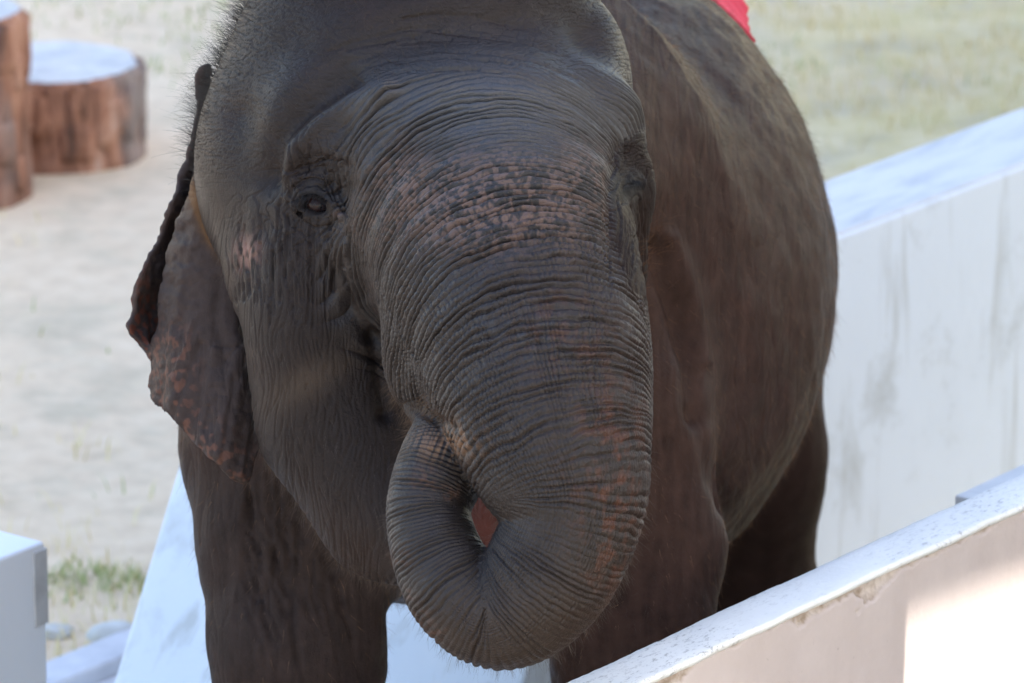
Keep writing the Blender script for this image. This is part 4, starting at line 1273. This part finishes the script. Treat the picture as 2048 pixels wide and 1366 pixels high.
strands('body_hair', bodyw * sstep(1100, 1300, tx), 5000, .022, down, .25, .0002, (.03, .022, .018), 3)
strands('face_hair', tri_wh * (1 - tri_mt) * (1 - .9 * (tx > 1150) * (ty > 200)) * (.4 + sstep(300, 800, ty) + 2 * sstep(.4, .1, -tri_n[:, 2])), 3500, .014, down, .4, .00014, (.10, .08, .065), 4)
lip = np.exp(-(((tx - 838) / 52) ** 2 + ((ty - 828) / 36) ** 2)) + .5 * np.exp(-(((tx - 785) / 18) ** 2 + ((ty - 790) / 45) ** 2))
strands('lip_hair', lip * tri_wh, 650, .022, down * .6 + np.array([-.5, 0, 0]), .8, .0002, (.10, .055, .028), 5)
strands('trunk_bristles', tri_mt * sstep(850, 1150, ty) * (.25 + 3 * sstep(.4, 0, -tri_n[:, 2])), 650, .018, down * .5, .8, .00018, (.09, .07, .055), 5)
chin = tri_wh * (1 - tri_mt) * np.exp(-((seg_dist(tx, ty, [(540, 950), (600, 1030), (690, 1130), (780, 1180), (830, 1215)]) / 26) ** 2))
strands('chin_hair', chin, 300, .024, down * .5, .7, .00016, (.085, .05, .03), 5)
nape = np.exp(-(((tx - 1318) / 26) ** 2 + ((ty - 500) / 60) ** 2)) * (tri_c[:, 2] < 1.2)
strands('nape_hair', nape, 70, .030, UPV * .4 + np.array([.5, 0, 0]), .8, .0002, (.16, .075, .03), 5)

# lashes
def lash(pts_px, face_w, n, L_, d, rad=.00035):
    P0 = np.array([P(x, y, march(x, y, head)) for x, y in pts_px])
    tt_ = rh.random(n) * (len(P0) - 1); i0 = np.minimum(tt_.astype(int), len(P0) - 2); f = (tt_ - i0)[:, None]
    root = P0[i0] * (1 - f) + P0[i0 + 1] * f
    return root, np.asarray(d) + rh.normal(0, .25, (n, 3)), L_ * rh.uniform(.6, 1.3, n)
r1_ = lash([(592, 402), (606, 390), (632, 388), (655, 402)], 0, 90, .020, (-.45, -.35, -.9))
r2_ = lash([(1240, 366), (1256, 360), (1276, 362)], 0, 60, .018, (.7, -.1, -.7))
root = np.vstack([r1_[0], r2_[0]]); dd = np.vstack([r1_[1], r2_[1]]); LL = np.concatenate([r1_[2], r2_[2]])
dd /= np.linalg.norm(dd, axis=1)[:, None]
t = np.linspace(0, 1, 5)
pts = root[:, None] + LL[:, None, None] * (dd[:, None] * t[None, :, None] + (-UPV * .5)[None, None] * (t ** 2)[None, :, None])
hc = bpy.data.hair_curves.new('eyelashes'); hc.add_curves([5] * len(root))
hc.attributes['position'].data.foreach_set('vector', to_world(pts.reshape(-1, 3)).astype(np.float32).ravel())
ra = hc.attributes.get('radius') or hc.attributes.new('radius', 'FLOAT', 'POINT')
ra.data.foreach_set('value', (.0004 * (1 - .75 * t)[None] * np.ones((len(root), 1))).astype(np.float32).ravel())
hm = Mat('eyelashes', .4, .3); hm.b.inputs['Base Color'].default_value = (.012, .010, .010, 1)
o = bpy.data.objects.new('eyelashes', hc); col.objects.link(o); hc.materials.append(hm.m); o.parent = el; tag(o, kind='stuff')

# ------------------------------------------------------------------ red cloth over the back
ny, na_ = 40, 60
yy = np.linspace(2.02, 2.62, ny); ph_ = np.linspace(R(-75), R(36), na_)
rows = []
for y_ in yy:
    dirs = np.stack([np.sin(ph_), 0 * ph_, np.cos(ph_)], 1)
    r_ = np.full(na_, 1.1, np.float32)
    for _ in range(40):
        p_ = np.array([.10, y_, 1.28]) + dirs * r_[:, None]
        d_ = sdf(((p_ + [0, FPT[1], 0]) - FPT) @ VM.T)
        r_ = r_ - d_ * .8
    rows.append(r_)
rbody = np.array(rows)
pp, yv = np.meshgrid(ph_, yy)
foldw = .012 * np.sin(yv * 38 + 2.2 * np.sin(pp * 2)) * sstep(.4, 1.2, np.abs(pp)) + .006 * np.sin(yv * 90 + pp * 4)
thick = .075
def cloth_pts(extra):
    rr_ = rbody + .008 + .062 * sstep(R(60), R(24), np.abs(pp)) * sstep(2.03, 2.36, yv) + foldw * .7 * sstep(2.03, 2.3, yv) * sstep(R(80), R(45), np.abs(pp)) + extra
    return np.stack([.10 + np.sin(pp) * rr_, yv + FPT[1] + 0 * pp, 1.28 + np.cos(pp) * rr_], -1).reshape(-1, 3)
top = cloth_pts(0); bot = cloth_pts(-.012)
f = grid_faces(ny, na_)
nT = ny * na_
rim_i = list(range(na_)) + [i * na_ + na_ - 1 for i in range(1, ny)] + [(ny - 1) * na_ + j for j in range(na_ - 2, -1, -1)] + [i * na_ for i in range(ny - 2, 0, -1)]
side_f = [[rim_i[k], rim_i[(k + 1) % len(rim_i)], nT + rim_i[(k + 1) % len(rim_i)], nT + rim_i[k]] for k in range(len(rim_i))]
cm = Mat('red_cloth', .8, .2); cm.color(cm.ramp(cm.noise(30, 4), [(.3, (.58, .035, .065)), (.7, (.70, .06, .10))]))
cm.bump(cm.noise(300, 2), .2, .002)
tag(put('red_cloth', mesh_from('red_cloth', np.vstack([top, bot]), np.vstack([f, f[:, ::-1] + nT, side_f])), cm.m), "bright red cloth hanging over the elephant's back at the top edge", 'cloth')
print('all', time.time() - _t0)
